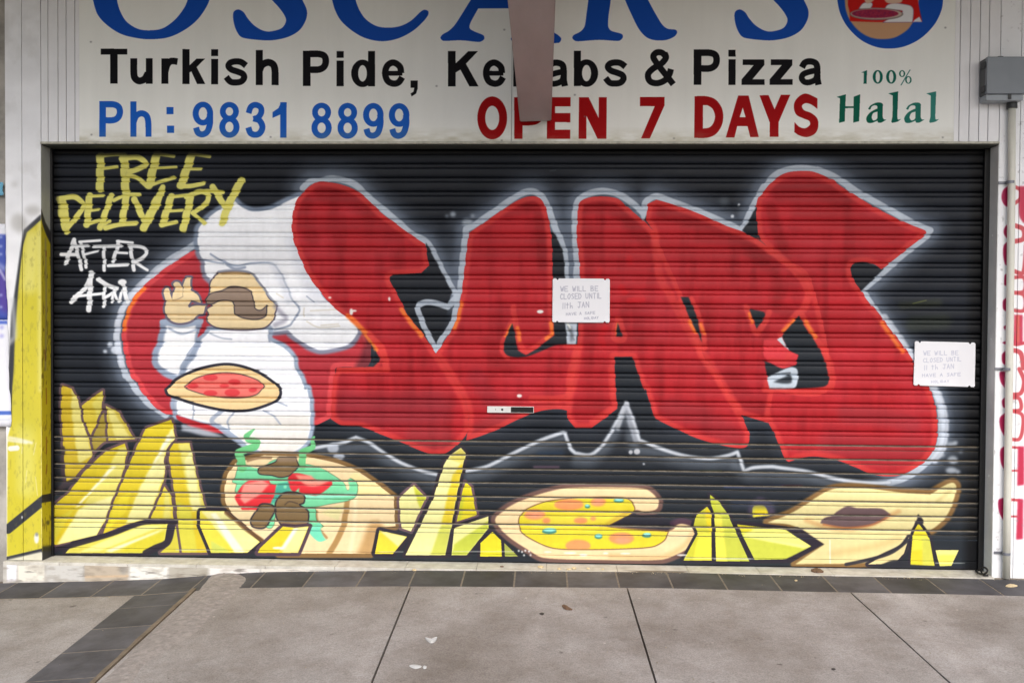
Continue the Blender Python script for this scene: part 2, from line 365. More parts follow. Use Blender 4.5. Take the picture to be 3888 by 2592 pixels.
    mR = letter(RR, 62, [('@C2 1050,220 1350,300 1600,390 1800,560', 110, DRK, .55), ('@C2 1300,390 1600,460 1850,640', 90, DRK, .35), ('@C2 1960,760 1900,900 1980,980', 90, DRK, .4), ('@C3 1550,60 1650,220 1760,300', 150, DRK, .5)])
    mA = letter(AA, 63, [('@C2 450,170 620,160 780,280 900,420', 110, DRK, .5), ('@C2 470,330 470,700', 90, DRK, .3), ('@C2 1180,760 1220,860 1300,1050', 70, DRK, .35), ('@C3 1100,300 1350,380 1560,520', 160, (135, 40, 48), .5), ('@C3 400,300 560,280', 150, DRK, .35)])
    mC = letter(CC, 64, [('@B2 1990,150 2080,180 2110,350 2120,600', 90, DRK, .5), ('@B2 1850,220 2000,180', 90, DRK, .4), ('@B2 1700,1200 1760,1320 1850,1400', 110, DRK, .35), ('@B3 1620,60 1700,200 1800,320', 130, (140, 36, 46), .5), ('@B3 1620,480 1850,360', 130, (150, 48, 52), .6)])
    mS = letter(S1, 65, [('@B2 470,60 650,80 800,200', 170, DRK, .55), ('@B2 330,130 300,280 380,420', 110, DRK, .45), ('@B2 400,300 700,310 1000,360', 150, DRK, .35), ('@B3 640,300 900,320 1300,300', 260, (132, 40, 50), .6), ('@B3 1150,520 1350,520', 170, (140, 44, 50), .6)])
    c.stroke('@B2 640,1000 710,1060 790,1150 860,1250', 40, ORG, .85, soft=4); c.stroke('@B2 800,1150 900,1250 935,1400', 54, RIM, .9, soft=4, clip=mS)
    c.stroke('@B2 1050,950 1120,1050 1200,1150', 34, ORG, .9, soft=5, clip=mS); c.stroke('@B2 1500,900 1480,1000 1450,1090', 34, ORG, .9, soft=5, clip=mC)
    c.stroke('@B2 560,1412 940,1405', 48, RIM, .8, soft=4, clip=mS)
    # seams between the letters, rim lines and black counters
    c.stroke('@C2 1860,500 2000,620 2100,730 2135,830 2110,930 2065,980', 58, RIM, .75, soft=5)
    c.stroke('@C2 970,380 1010,700 1100,860 1240,1130 1360,1320 @C3 1450,60 1600,300', 62, RIM, .6, soft=7)
    c.stroke('@C2 1750,430 1850,510', 50, RIM, .6, soft=5)
    c.stroke('@C2 2080,700 2180,690', 40, DRK, .3, soft=12); c.stroke('@C2 1900,700 1920,830 1880,930', 60, DRK, .35, soft=14)
    CTR = ['@B2 850,1258c 880,1330 835,1387c', '@B2 1892,1052c 1855,1130 1822,1240 1850,1295 1920,1312 2000,1305 2100,1270 2200,1225 2305,1213c 2300,1060c 2208,1050c 2205,1150c 2060,1258c 1995,1297c 1930,1255 1918,1190c',
           '@C2 692,1048c 725,1155c 675,1155c', '@C2 1170,855c 1228,855c 1290,1000c 1332,1200c 1235,1010c', '@C2 1690,945c 1800,970 1808,1000 1745,1095c',
           '@C2 2068,995c 2110,1080 2180,1180 2250,1310 2290,1450 2288,1510 2250,1535 2100,1548 1850,1553c 1800,1340c 1940,1395c 2040,1370c 2062,1295c 1985,1260c 1935,1150c', '@C2 668,1310c 800,1310c 890,1565c @C3 970,375c 1000,520c 640,420c 690,300c 680,200c 670,0c']
    c.stroke('@B2 1890,1040 1850,1130 1815,1240 1850,1310', 50, RIM, .7, soft=4); c.stroke('@B2 1895,930 1915,1050 1945,1200 2000,1270 2180,1140 2185,1040', 44, RIM, .75, soft=4)
    c.stroke('@B2 1885,1070 1840,1150', 24, ORG, .9, soft=4); c.stroke('@B2 1930,1090 1945,1180', 30, ORG, .8, soft=5); c.stroke('@B2 2185,1050 2190,1130 2150,1170', 30, ORG, .9, soft=4)
    c.stroke('@C2 690,1020 660,1160 740,1170 700,1020', 44, RIM, .7, soft=4); c.stroke('@C2 1180,900 1240,1050 1340,1230', 70, RIM, .7, soft=5); c.stroke('@C2 1235,1040 1280,1120', 28, ORG, .9, soft=5)
    c.stroke('@C2 1250,870 1310,1010 1350,1180', 40, RIM, .8, soft=4); c.stroke('@C2 1320,1060 1345,1130', 26, ORG, .8, soft=5)
    c.stroke('@C2 1665,930 1720,1080 1745,1130 1800,1060 1840,970', 44, RIM, .85, soft=4); c.stroke('@C2 1690,980 1710,1050', 22, ORG, .9, soft=4); c.stroke('@C2 690,1060 680,1140', 22, ORG, .6, soft=4)
    c.stroke('@C2 1930,1150 2000,1050 2068,980 2120,1060 2200,1180 2290,1340 2320,1470 2310,1540', 54, RIM, .8, soft=4)
    c.stroke('@C2 1950,1110 2030,1030', 28, ORG, .9, soft=5); c.stroke('@C2 2115,1040 2190,1160', 30, ORG, .9, soft=5); c.stroke('@D2 1270,1050 1350,1160 1430,1270', 30, ORG, .85, soft=6)
    c.stroke('@C2 1800,1560 2100,1565 2280,1550', 40, RIM, .7, soft=4)
    for k in CTR: c.fill(k, (33, 38, 45), soft=1)
    c.fill('@C2 1898,1180c 1935,1155c 1990,1265c', (196, 206, 214), soft=1.5)
    c.fill('@C2 1820,1465c 1990,1390 2050,1400 2060,1470 2040,1540 1990,1553 1845,1553c', (190, 202, 214), soft=2)
    c.fill('@C2 1870,1500c 2000,1440c 2012,1500 1960,1512', (45, 52, 60), soft=2.5); c.stroke('@C2 1850,1445 2000,1430', 8, (40, 46, 54), .8, soft=3)
    c.fill('@C2 1800,1300 1880,1370 1950,1396 2040,1370c 2062,1295c 1990,1265c 1900,1180c 1800,1180c', (200, 54, 62), soft=1.5)
    c.fill('@C2 292,1040c 384,1040c 376,1212c 306,1216c', (186, 196, 208), soft=2); c.stroke('@C2 335,1090 340,1180', 26, (112, 122, 136), .8, soft=6); c.stroke('@C2 312,1060 330,1090 318,1110', 16, (226, 226, 214), .8, soft=3)
    c.stroke('@C2 1990,1290 1960,1350 1850,1330', 36, RIM, .5, soft=5)
    c.stroke('@C3 40,230 300,215 330,60 @C2 385,1240', 60, RIM, .75, soft=5, clip=np.maximum(mC, mA))
    c.stroke('@C3 640,0 650,190 660,280 500,400', 50, RIM, .5, soft=4, clip=mA)
    # --- white line under the word with its fading spray
    LN = ['@B3 390,600 500,580 600,560 705,520c 800,560 1000,690 1200,775 1310,800', '@B3 1540,775 1700,740 1900,640 2100,545 2270,485 2290,490c @C3 330,600 370,640c 490,650 590,560 690,390 755,262c 800,370 855,540c 1000,600 1200,660 1380,680 1520,660 1600,632c 1650,775c 1720,750 1860,742 @D3 500,750 700,778 900,830 1080,858 1220,866 1330,862']
    for s_ in LN:
        P, C_, W_ = parse(s_)
        c.stroke(s_, 34, (150, 158, 168), .8, soft=4)
    for dy, w, a in ((30, 60, .5), (60, 90, .3)):
        for s_ in ('@B3 420,%d 600,%d 800,%d 1000,%d 1300,%d' % (600+dy, 575+dy, 570+dy, 690+dy, 810+dy), '@B3 1560,%d 1700,%d 1900,%d 2100,%d 2270,%d' % (780+dy, 745+dy, 645+dy, 550+dy, 500+dy), '@C3 380,%d 480,%d 600,%d 750,%d 820,%d 1000,%d 1200,%d 1400,%d 1560,%d' % (650+dy, 655+dy, 560+dy, 330+dy, 560+dy, 605+dy, 665+dy, 685+dy, 670+dy), '@D3 160,%d 260,%d 420,%d 700,%d 900,%d 1200,%d 1400,%d' % (690+dy, 765+dy, 760+dy, 790+dy, 840+dy, 872+dy, 865+dy)):
            c.stroke(s_, w, (96, 104, 114), a, soft=14)
    for s_ in LN: c.stroke(s_, 20, (196, 202, 210), .85, soft=3.5)
    c.stroke('@C3 755,262 720,360 690,450', 36, (180, 186, 194), .8, soft=5); c.stroke('@C3 755,300 800,450 830,540', 44, (170, 176, 186), .7, soft=6)
    c.ell('C3', [(790, 632, 16, 16), (838, 628, 24, 22), (890, 722, 9, 9)], (205, 208, 214), .8, 2)
    c.ell('B2', [(1395, 240, 10, 12), (1440, 228, 22, 22), (1590, 240, 14, 14), (1545, 290, 40, 30)], (165, 175, 186), .8, 4)
    c.ell('C2', [(1612, 155, 10, 10), (1562, 243, 13, 13)], (205, 212, 220), .85, 1.5); c.ell('C2', [(1500, 130, 40, 34)], (76, 84, 92), .7, 8)
    c.ell('D3', [(1800, 570, 40, 14), (1830, 560, 18, 14), (1720, 655, 30, 14), (1870, 630, 14, 8), (1800, 770, 44, 24), (1850, 780, 18, 16), (1810, 690, 40, 30)], (176, 184, 194), .8, 4)
    c.ell('A2', [(800, 1268, 16, 14), (832, 1215, 20, 20), (885, 1255, 40, 36)], (196, 204, 216), .9, 3)
    c.ell('B3', [(530, 600, 44, 40), (570, 665, 44, 28), (500, 688, 18, 18)], (176, 184, 196), .85, 3)
    # --- chef's body
    TOR = '@A2 1590,1108c 2040,1100c 2045,1180 2150,1240 2220,1310 2245,1410 2290,1480 2310,1560 @A3 2330,150 2352,260 2354,420 2335,530 2265,610 2150,650 2060,645 1900,590 1800,510 1700,440 1500,392 1345,350c 1325,260 1345,150 @A2 1372,1460 1380,1400 1420,1300 1480,1215 1560,1150'
    c.fill(TOR, GREY, outline=(150, 165, 186), ow=34, osoft=5); c.fill(TOR, (243, 245, 250), soft=2)
    mt = c.mask(TOR, 3)
    c.fill('@A3 1340,340c 1700,352c 2352,352c 2340,560 2150,650 1900,590 1700,440', (222, 219, 213), .95, soft=5, clip=mt)
    ARM = '@A2 1265,1062c 1375,1085 1485,1062c 1478,1190 1440,1280 1375,1370 1352,1450c 1270,1415 1215,1370 1198,1310 1240,1200'
    c.fill(ARM, GREY, outline=(140, 154, 176), ow=50, osoft=5); c.fill(ARM, (246, 248, 251), soft=2.5)
    c.stroke('@A2 1280,1095 1380,1135 1480,1105', 16, (160, 172, 192), .9, soft=3); c.stroke('@A2 1235,1045 1380,1065 1525,1040', 44, (150, 164, 186), .95, soft=3)
    c.fill('@A2 1515,1090c 1555,1080c 1540,1130 1500,1165c', (176, 48, 58), soft=1.5)
    for s_, w in (('@A2 1590,1130 1680,1165 1760,1175', 9), ('@A2 2040,1110 2048,1190', 18), ('@A2 1480,1215 1420,1300 1375,1400 1368,1460', 16), ('@A3 1690,310 1610,390 1660,440 1760,520 1850,580', 34), ('@A3 1780,320 1730,400 1740,470', 14), ('@A3 1990,260 2090,250 2180,280', 12), ('@A3 2000,320 2080,360 2130,420', 12), ('@A3 1470,260 1465,390', 12), ('@A3 1330,250 1325,350', 30)):
        c.stroke(s_, w, (148, 160, 180), .85, soft=3)
    c.fill('@A3 1335,348c 1500,400 1620,440 1697,490c 1600,480 1440,440 1345,380c', (178, 44, 52), soft=1.5)
    c.fill('@A3 1372,415c 1500,445 1620,480 1720,520c 1560,510 1440,480 1380,470c', (168, 174, 184), .9, soft=4)
    # face, hand, moustache
    TAN = (226, 204, 160); OUT = (92, 84, 98)
    FACE = '@G 1050,340c 985,410 940,500 925,620 940,800 965,830 895,880 915,940 885,1000 905,1060 1000,1130 1150,1165 1400,1178 1600,1168 1750,1140 1850,1050 1885,950 1912,840 1800,715 1720,570 1620,450 1520,345 1300,322'
    c.fill(FACE, TAN, outline=OUT, ow=12, osoft=1.5)
    c.stroke('@G 1100,340 1300,330 1500,350', 36, (150, 120, 84), .7, soft=3)
    c.stroke('@G 1900,830 1960,900 2040,990 2040,1040 1900,1110', 70, (132, 130, 150), .6, soft=8)
    c.stroke('@G 1060,320 1200,300 1400,305 1540,345 1640,450 1760,620 1910,800', 34, (140, 146, 160), .85, soft=3)
    HND = ['@G 235,610c 262,565 300,562 322,600 370,730c 385,620c 405,575c 385,500c 420,472 470,480 500,520 522,590c 530,525c 575,405c 640,405c 636,600c 735,655 772,710 780,785c 640,742c 615,795 590,825c 625,855c 700,822 862,825c 830,940 740,962 640,1050 500,1082 380,1060 280,970 262,820 270,745']
    c.fill(HND[0], TAN, outline=(104, 98, 116), ow=17, osoft=2)
    c.stroke('@G 370,745 450,730 530,690', 12, (150, 128, 110), .8, soft=1.5); c.stroke('@G 520,600 530,680', 10, (150, 128, 110), .6, soft=1.5)
    MST = '@G 865,745c 950,650 1100,610 1220,555 1340,550 1450,578 1530,620c 1560,700 1580,840 1625,892 1690,900 1740,870 1768,830c 1762,940 1700,1000 1580,1022 1420,1000 1308,950c 1300,850 1262,760 1180,738 1050,745 960,790 880,790'
    c.fill(MST, (136, 118, 104), outline=(66, 60, 68), ow=9, osoft=1.5)
    # pizza in the chef's hand
    PZ = '@A3 1270,160c 1350,85 1500,15 1700,-25 1850,-5 2000,60 2105,140 2122,190 2080,240 1950,290 1850,308 1700,303 1500,260 1350,215 1285,190'
    c.fill(PZ, (228, 200, 148), outline=(46, 46, 56), ow=22, osoft=1.5)
    c.fill('@A3 1400,135c 1500,70 1650,35 1800,40 1950,85 2002,132c 1950,190 1850,215 1700,215 1550,190 1430,152', (224, 112, 104), outline=(70, 56, 60), ow=7, osoft=2)
    c.ell('A3', [(1600, 66, 55, 24), (1780, 100, 46, 22), (1462, 130, 42, 18), (1700, 130, 36, 15), (1600, 184, 52, 22), (1765, 180, 58, 30), (1920, 160, 32, 18)], (205, 58, 64), .95, 1.2)
    # --- lettering top left
    YL = (216, 210, 112)
    for s_, w in (('@E 590,150 585,520', 92), ('@E 565,160 700,140 850,135', 46), ('@E 620,295 770,275', 38), ('@E 855,175 870,550', 96), ('@E 830,185 1000,168 1095,235 1030,290 920,330', 66), ('@E 900,370 1000,400 1110,490', 50), ('@E 1222,125 1132,480', 96), ('@E 1220,130 1410,157', 40), ('@E 1200,290 1430,277', 30), ('@E 1130,490 1260,440 1410,395', 44), ('@E 1612,130 1490,480', 96), ('@E 1600,130 1810,160', 38), ('@E 1560,300 1710,300', 34), ('@E 1470,490 1600,490 1740,460', 52),
                  ('@E 160,650,100 180,800,130 210,1000,70', 100), ('@E 125,635 300,612 400,690 380,760 320,840 230,950', 62), ('@E 470,600 440,920', 80), ('@E 470,605 620,598', 36), ('@E 450,770 570,752', 34), ('@E 440,920 570,872', 46), ('@E 710,600 650,780 590,955', 72), ('@E 590,955 690,882', 40), ('@E 745,650 880,590 1020,585', 44), ('@E 880,610 830,900', 80), ('@E 650,960 800,920 985,905', 56), ('@E 970,640 1080,880', 76), ('@E 1290,500,60 1210,680,110 1075,960,90', 100), ('@E 1380,610 1285,910', 84), ('@E 1380,612 1550,592', 40), ('@E 1320,772 1500,760', 36), ('@E 1275,930 1430,892', 48), ('@E 1595,620 1515,965', 88), ('@E 1550,610 1700,550 1790,590 1780,670 1640,780', 58), ('@E 1620,790 1750,905', 46), ('@E 1845,500 1980,720', 74), ('@E 2160,430,90 2030,680,90 1950,900,80', 88), ('@E 1650,570 1780,545 1950,560', 46)):
        c.stroke(s_, w, (150, 150, 96), .35, soft=7); c.stroke(s_, w, YL, 1, soft=1.5)
    for s_, w in (('@F 400,40 340,200 270,390', 66), ('@F 400,60 450,250 510,485', 58), ('@F 210,260 440,262', 56), ('@F 500,90 550,300 580,450', 50), ('@F 480,72 790,52', 40), ('@F 560,260 750,210', 38), ('@F 350,140 600,130', 46), ('@F 680,142 1090,132', 52), ('@F 838,150 848,495', 54), ('@F 1060,70 1010,250 970,365', 58), ('@F 1040,62 1270,85', 40), ('@F 1030,232 1190,240', 38), ('@F 910,425 1190,412', 54), ('@F 1232,155 1290,490', 60), ('@F 1205,132 1400,150 1480,232 1400,320 1270,370', 54), ('@F 1290,370 1490,492', 44),
                  ('@F 660,530 590,720 350,965', 72), ('@F 645,540 620,1085', 84), ('@F 400,885 820,842', 44), ('@F 760,630 900,720 1020,765', 72), ('@F 845,750 840,1030', 56), ('@F 1010,760 960,840 860,900', 50), ('@F 1000,800 955,965', 46), ('@F 990,800 1060,960 1110,800', 46), ('@F 1130,720 1190,960', 66)):
        c.stroke(s_, w, (120, 126, 136), .35, soft=7); c.stroke(s_, w, (232, 234, 236), 1, soft=1.5)
    c.ell('F', [(1118, 672, 66, 46)], (232, 234, 236), 1, 1)
    # --- chips, kebab, pizza and wrap along the bottom
    PUR = (92, 72, 76); Y1 = (198, 176, 40); Y2 = (218, 210, 112); Y3 = (232, 227, 158); INK = (40, 36, 46)
    def chip(out, base, facets, ol=PUR, ow=20):
        base = tuple(np.array(base)*.94); facets = [(f, tuple(np.array(k)*(.96, .96, .95))) for f, k in facets]
        m = c.mask(out, smooth=False); c.fill(out, base, outline=ol, ow=ow, osoft=1.5, smooth=False)
        for f, col in facets: c.fill(f, col, .95, soft=2.5, smooth=False, clip=m)
    chip('@A3 690,650c 780,560 820,540 820,400 780,330 700,480', (160, 142, 58), [])
    chip('@A3 470,125c 545,150 595,250 640,420 690,590 700,665 560,830 500,870 480,600 462,300', (196, 172, 46), [('@A3 545,150c 600,240 700,660 600,720 560,500 540,300', (214, 206, 124))])
    chip('@A3 782,165 772,300 720,440 690,505 640,400 622,280 700,215', (206, 186, 60), [('@A3 782,165 772,300 740,380 700,260', (206, 196, 96))])
    chip('@A3 805,280 900,330 960,430 1022,532 820,545 815,400', (196, 178, 70), [('@A3 805,280 850,300 990,520 880,540', (214, 206, 124))])
    chip('@A3 950,565 965,620 940,760 860,1000 790,1165 735,1262 430,1335 405,1330 405,1040 520,940 640,780 800,625', (206, 186, 40), [('@A3 900,600 965,590 940,760 860,1000 735,1262 430,1335 620,1050 800,800', Y2), ('@A3 850,740 880,740 600,1040 560,1060', (242, 240, 214)), ('@A3 405,1150 560,1060 420,1300 405,1330', (200, 190, 60)), ('@A3 600,1060 860,960 800,1140 735,1262 440,1330', Y3)])
    chip('@A3 1302,385 1332,520 1260,620 1245,700 1255,790 1210,950 1130,1135 960,1180 785,1250 860,1020 960,780 1040,590 1110,450', (212, 192, 44), [('@A3 1310,440 1332,520 1250,640 1255,790 1130,1135 950,1180 1060,900', Y3), ('@A3 1270,500 1300,520 1150,760 1110,840', (240, 238, 212)), ('@A3 870,1020 1000,900 960,1080 800,1240', (222, 206, 52))])
    chip('@A3 1320,565 1440,562 1490,800 1562,1065 1495,1070 1510,1200 1575,1392 1370,1392 1335,1000 1285,700 1285,620', (212, 190, 44), [('@A3 1355,570 1440,562 1490,800 1562,1065 1450,1070 1400,800', Y2), ('@A3 1400,700 1450,600 1530,1065 1460,1080', Y3), ('@A3 1340,1000 1450,1070 1500,1392 1370,1392', (206, 200, 70))])
    chip('@A3 1250,890 1300,970 1318,1140 1140,1142', (226, 208, 60), [('@A3 1252,900 1290,980 1300,1140 1240,1140', Y2)])
    chip('@A3 1335,1190 1365,1392 1220,1392 1290,1330', (206, 196, 66), [])
    chip('@A3 1272,1178 1250,1312 1110,1396 500,1396 560,1330 850,1260 1080,1180', (216, 206, 84), [('@A3 800,1300 1080,1190 1240,1190 760,1380 600,1390', (236, 230, 140)), ('@A3 800,1380 1250,1210 1200,1240 850,1390', (240, 238, 200)), ('@A3 1000,1330 1255,1230 1240,1310 1110,1390 900,1392', (206, 196, 52))], INK, 26)
    c.stroke('@A3 420,1372 560,1335 850,1250 1090,1165 1330,1158', 40, INK, .95, soft=2); c.stroke('@A3 1310,1170 1275,1310 1180,1360 1110,1396', 54, INK, .95, soft=2)
    c.stroke('@A3 485,870 470,700 478,600', 32, (60, 50, 56), .9, soft=3); c.stroke('@A3 405,940 500,880 560,850', 46, (52, 46, 52), .95, soft=4)
    # kebab in bread
    BR = '@A3 1790,715c 1730,800 1705,930 1730,1050 1850,1190 2000,1295 2120,1400c @B3 815,1400c 868,1205c 1000,1192c 990,970c 870,880 720,780 560,715 330,665c 0,655c'
    c.fill(BR, (226, 203, 158), outline=(120, 92, 56), ow=34, osoft=3); mb = c.mask(BR)
    c.stroke('@B3 640,980 610,1180 560,1300 500,1400', 44, (150, 112, 60), .8, soft=3, clip=mb); c.stroke('@B3 700,960 690,1200 660,1390', 30, (236, 220, 180), .8, soft=8, clip=mb)
    c.stroke('@B3 780,1390 820,1290 850,1210', 120, (164, 122, 70), .7, soft=16, clip=mb); c.fill('@B3 700,780c 880,880c 990,960c 700,960c 640,820c', (228, 214, 152), .9, soft=4, clip=mb)
    c.fill('@B3 430,1090c 620,1010c 570,1150c', (214, 208, 150), .9, soft=3, clip=mb); c.stroke('@B3 400,1080 420,1200 480,1280', 22, (150, 104, 60), .7, soft=3, clip=mb)
    GR = (112, 200, 150)
    c.fill('@H 250,600 240,700 215,830 160,890 230,930 215,1050 300,1150 600,1330 560,1420 680,1568 760,1568 830,1380 1000,1568 1500,1568 1420,1470 1390,1300 1290,1272 1400,1265 1600,1222 1880,1172 1990,1110 2032,1000 1990,890 1900,840 1880,900 1910,1000 1880,1020 1830,930 1730,840 1600,760 1450,680 1300,640 1150,640 860,560 640,650 560,690 390,660', GR, outline=(84, 120, 92), ow=5, osoft=2)
    c.stroke('@H 480,120,30 380,220,90 400,270,90 520,300,110 500,370,120 300,440,110 250,480,120 300,560,120 310,690,130', 100, (104, 186, 124), 1, soft=1.5)
    c.stroke('@H 1385,230,34 1350,290,60 1365,380,80 1210,460,110 1210,550,110 1200,660,120', 90, (104, 186, 124), 1, soft=1.5)
    c.fill('@H 390,640c 560,560 750,550c 680,640 560,690 450,680c', (226, 203, 158), soft=1.5); c.stroke('@H 400,580 560,540 740,540', 40, (120, 92, 66), .8, soft=3)
    c.fill('@H 1260,550c 1500,600 1800,740 1920,830 1880,880 1910,990 1880,1010 1830,920 1700,790 1500,700 1300,620', (226, 203, 158), soft=1.5)
    c.fill('@H 840,920c 1010,900 1040,1010 980,1050 830,1180 740,1210', (62, 150, 134), .9, soft=3); c.ell('H', [(955, 970, 26, 26)], (120, 200, 160), .9, 2)
    c.stroke('@H 1240,1110 1500,1120 1990,1080', 50, (150, 226, 206), .7, soft=6); c.fill('@B3 370,1200c 430,1170 440,1230 470,1290 490,1290 430,1312 380,1280 345,1230', (110, 206, 172), soft=1.5)
    T1 = '@H 360,900 520,858 690,868 730,920c 822,942c 800,1050 740,1212c 620,1222 540,1312c 300,1312c 190,1120c'
    c.fill(T1, (206, 46, 54), soft=1.2); c.fill('@H 345,915c 600,870c 720,930c 580,1080c 350,1220c 270,1130c', (228, 140, 128), soft=2.5)
    T2 = '@H 1030,770c 1150,765 1290,800 1400,862 1640,880c 1640,945 1500,1060 1380,1098 1170,1052 1165,985c 1090,1052c 1040,1012c 990,880'
    c.fill(T2, (200, 44, 52), soft=1.2); c.fill('@H 1100,790c 1340,800c 1420,870 1600,890c 1400,962 1230,930', (228, 138, 122), soft=2.5)
    MT = (122, 100, 68); MO = (52, 46, 52)
    c.fill('@H 860,535c 1100,535c 1150,650c 1050,760 1000,800 880,820 760,790 580,770 558,700 700,650 820,600', MT, outline=MO, ow=9, osoft=1.5); c.stroke('@H 870,560 1090,560', 80, (136, 116, 96), .8, soft=5)
    c.fill('@A3 1990,1030 2070,1040 2075,1090 2040,1150 2005,1200 1930,1195 1905,1160 1950,1080', MT, outline=MO, ow=12, osoft=1.5)
    c.fill('@B3 150,950 240,940 300,965 305,1010 270,1030 330,1080 340,1130 310,1190 240,1205 150,1190 105,1120 100,1020', MT, outline=MO, ow=12, osoft=1.5); c.stroke('@B3 165,1030 200,1005 260,1020', 9, (70, 58, 50), .9, soft=2)
    chip('@A3 1520,1078 1700,1078 1800,1165 1975,1312 1880,1394 1605,1394 1515,1180', (226, 212, 70), [('@A3 1530,1080 1700,1078 1975,1312 1900,1390 1790,1390', Y3), ('@A3 1600,1100 1640,1090 1860,1390 1780,1390', (240, 240, 214)), ('@A3 1600,1300 1760,1390 1610,1392', (196, 206, 96))], INK, 26)
    c.stroke('@A3 1720,1090 1850,1200 1990,1300', 34, (110, 78, 48), .8, soft=3)
    chip('@A3 2150,1195 2240,1205 2345,1195 2320,1260 2265,1394 1960,1394 1975,1360', (224, 204, 50), [('@A3 2240,1205 2345,1195 2265,1394 2140,1394', Y3), ('@A3 2230,1210 2265,1210 2160,1370 2120,1380', (244, 242, 226))], (76, 58, 70), 26)
    # chips in the middle
    chip('@B3 1140,880 1235,975 1190,1070 1122,1232 1045,1205 1030,980', (236, 232, 156), [('@B3 1140,880 1235,975 1195,1065 1160,980', (190, 194, 56))], (98, 76, 84))
    chip('@B3 1530,858 1578,900 1618,1110 1470,1158 1505,960', (222, 208, 36), [('@B3 1505,960 1530,940 1500,1150 1470,1158', (190, 194, 50))], (98, 76, 84))
    chip('@B3 1710,1118 1705,1215 1545,1412 1430,1412 1450,1205', (236, 232, 150), [('@B3 1710,1150 1705,1215 1545,1412 1430,1412 1450,1330', (186, 196, 66))], INK, 24)
    chip('@B3 882,1225 1092,1272 985,1402 848,1402', (232, 214, 60), [('@B3 882,1225 1092,1272 1025,1350', Y3)], INK, 26)
    chip('@B3 1740,1235 1805,1300 1812,1422 1648,1422 1650,1320', (226, 214, 44), [], INK, 24); chip('@B3 1830,1320 1935,1422 1835,1422', (160, 168, 74), [], INK, 10)
    chip('@B3 1500,598 1537,640 1500,800 1470,950 1430,1180 1382,1412 1080,1412 1200,1170 1290,980 1370,730 1410,660', (238, 234, 160), [('@B3 1500,720 1520,720 1470,950 1430,1180 1350,1190 1400,950 1440,800', (224, 200, 46)), ('@B3 1350,1180 1430,1180 1382,1412 1270,1412', (196, 200, 84)), ('@B3 1500,598 1537,640 1520,720 1400,680', (214, 202, 96))], (44, 38, 46), 24)
    # pizza with a slice out
    CRU = '@B3 1760,1150 1830,1070 1955,1000 2150,935 @C3 300,905 600,898 900,912 992,985 990,1060 900,1085 835,1070 810,1085 620,1188c 550,1190c 800,1215 1065,1235c 1110,1215 1160,1175 1255,1190 1285,1245 1225,1355 1150,1402 1020,1446 600,1448 130,1432 @B3 2000,1365 1850,1262'
    c.fill(CRU, (110, 78, 66), soft=2, outline=(104, 78, 72), ow=34, osoft=4); c.fill(CRU, (228, 203, 156), soft=1.5); mc = c.mask(CRU)
    c.stroke('@C3 640,1420 1020,1430 1200,1340 1270,1240', 40, (206, 168, 112), .6, soft=10, clip=mc)
    CH = '@B3 1945,1140 1985,1080 @C3 60,1040 170,1005 350,985 600,978 740,985 795,1015 812,1080 620,1186c 550,1190c 700,1212 1072,1237c 1040,1300 950,1346 700,1362 400,1366 200,1355 60,1300 @B3 1960,1230'
    c.fill(CH, (216, 200, 48), outline=(116, 84, 50), ow=8, osoft=2.5); mk = c.mask(CH)
    c.stroke('@C3 60,1180 400,1160 700,1100', 80, (226, 210, 70), .7, soft=14, clip=mk); c.stroke('@C3 560,1190 900,1215 1060,1235', 30, (196, 170, 50), .6, soft=6, clip=mk); c.fill('@C3 620,1186c 812,1080c 740,1080c 590,1180c', (186, 150, 60), .7, soft=5, clip=mk)
    c.ell('C3', [(320, 1030, 112, 44), (540, 1010, 58, 34), (58, 1105, 80, 40), (410, 1150, 52, 25), (150, 1150, 30, 24), (505, 1135, 22, 16), (720, 1285, 96, 45), (390, 1342, 96, 48)], (228, 142, 92), .95, 3, clip=mk)
    c.ell('C3', [(60, 1110, 60, 22), (540, 1010, 40, 22), (730, 1300, 60, 24)], (232, 150, 120), .8, 6, clip=mk)
    c.ell('C3', [(462, 1044, 20, 14), (695, 1000, 40, 15), (172, 1232, 56, 20), (545, 1272, 30, 18), (912, 1264, 36, 16)], (50, 120, 116), .95, 1.2); c.ell('C3', [(460, 1036, 16, 9), (695, 994, 34, 9), (172, 1220, 48, 14), (547, 1264, 26, 13), (915, 1254, 28, 11)], (140, 214, 204), 1, 1.5)
    c.fill('@C3 630,1190c 815,1090c 840,1110 1000,1110 1120,1180 1070,1222c 800,1205', (36, 36, 46), .96, soft=2)
    c.stroke('@C3 1110,1170 1180,1150 1260,1175', 46, (70, 48, 66), .8, soft=4)
    # chips and wrap on the right
    chip('@C3 1370,1045 1402,1090 1404,1452 1190,1452 1300,1250 1268,1190 1285,1110', (206, 204, 60), [('@C3 1370,1045 1402,1090 1404,1300 1350,1100', (232, 208, 40)), ('@C3 1310,1250 1404,1250 1404,1452 1260,1452', (234, 224, 70))], INK, 22)
    chip('@C3 1394,955 1460,1010 1520,1090 1580,1220 1690,1458 1438,1458 1430,1200 1420,1080 1392,1010', (198, 204, 74), [('@C3 1425,1100 1480,1120 1520,1458 1438,1458', (234, 226, 84)), ('@C3 1394,955 1420,980 1440,1080 1420,1080', (190, 196, 50))], INK, 22)
    c.fill('@C3 1690,1125c 1685,1060 1720,1000 1770,975 1830,1000 1880,1060 1885,1115c', (84, 70, 92), .8, soft=6); c.fill('@C3 1715,1125c 1722,1045 1745,1036 1790,1036 1815,1050 1842,1112c', (226, 208, 44), soft=1.5); c.stroke('@C3 1725,1060 1722,1115', 20, (200, 196, 70), .8, soft=3)
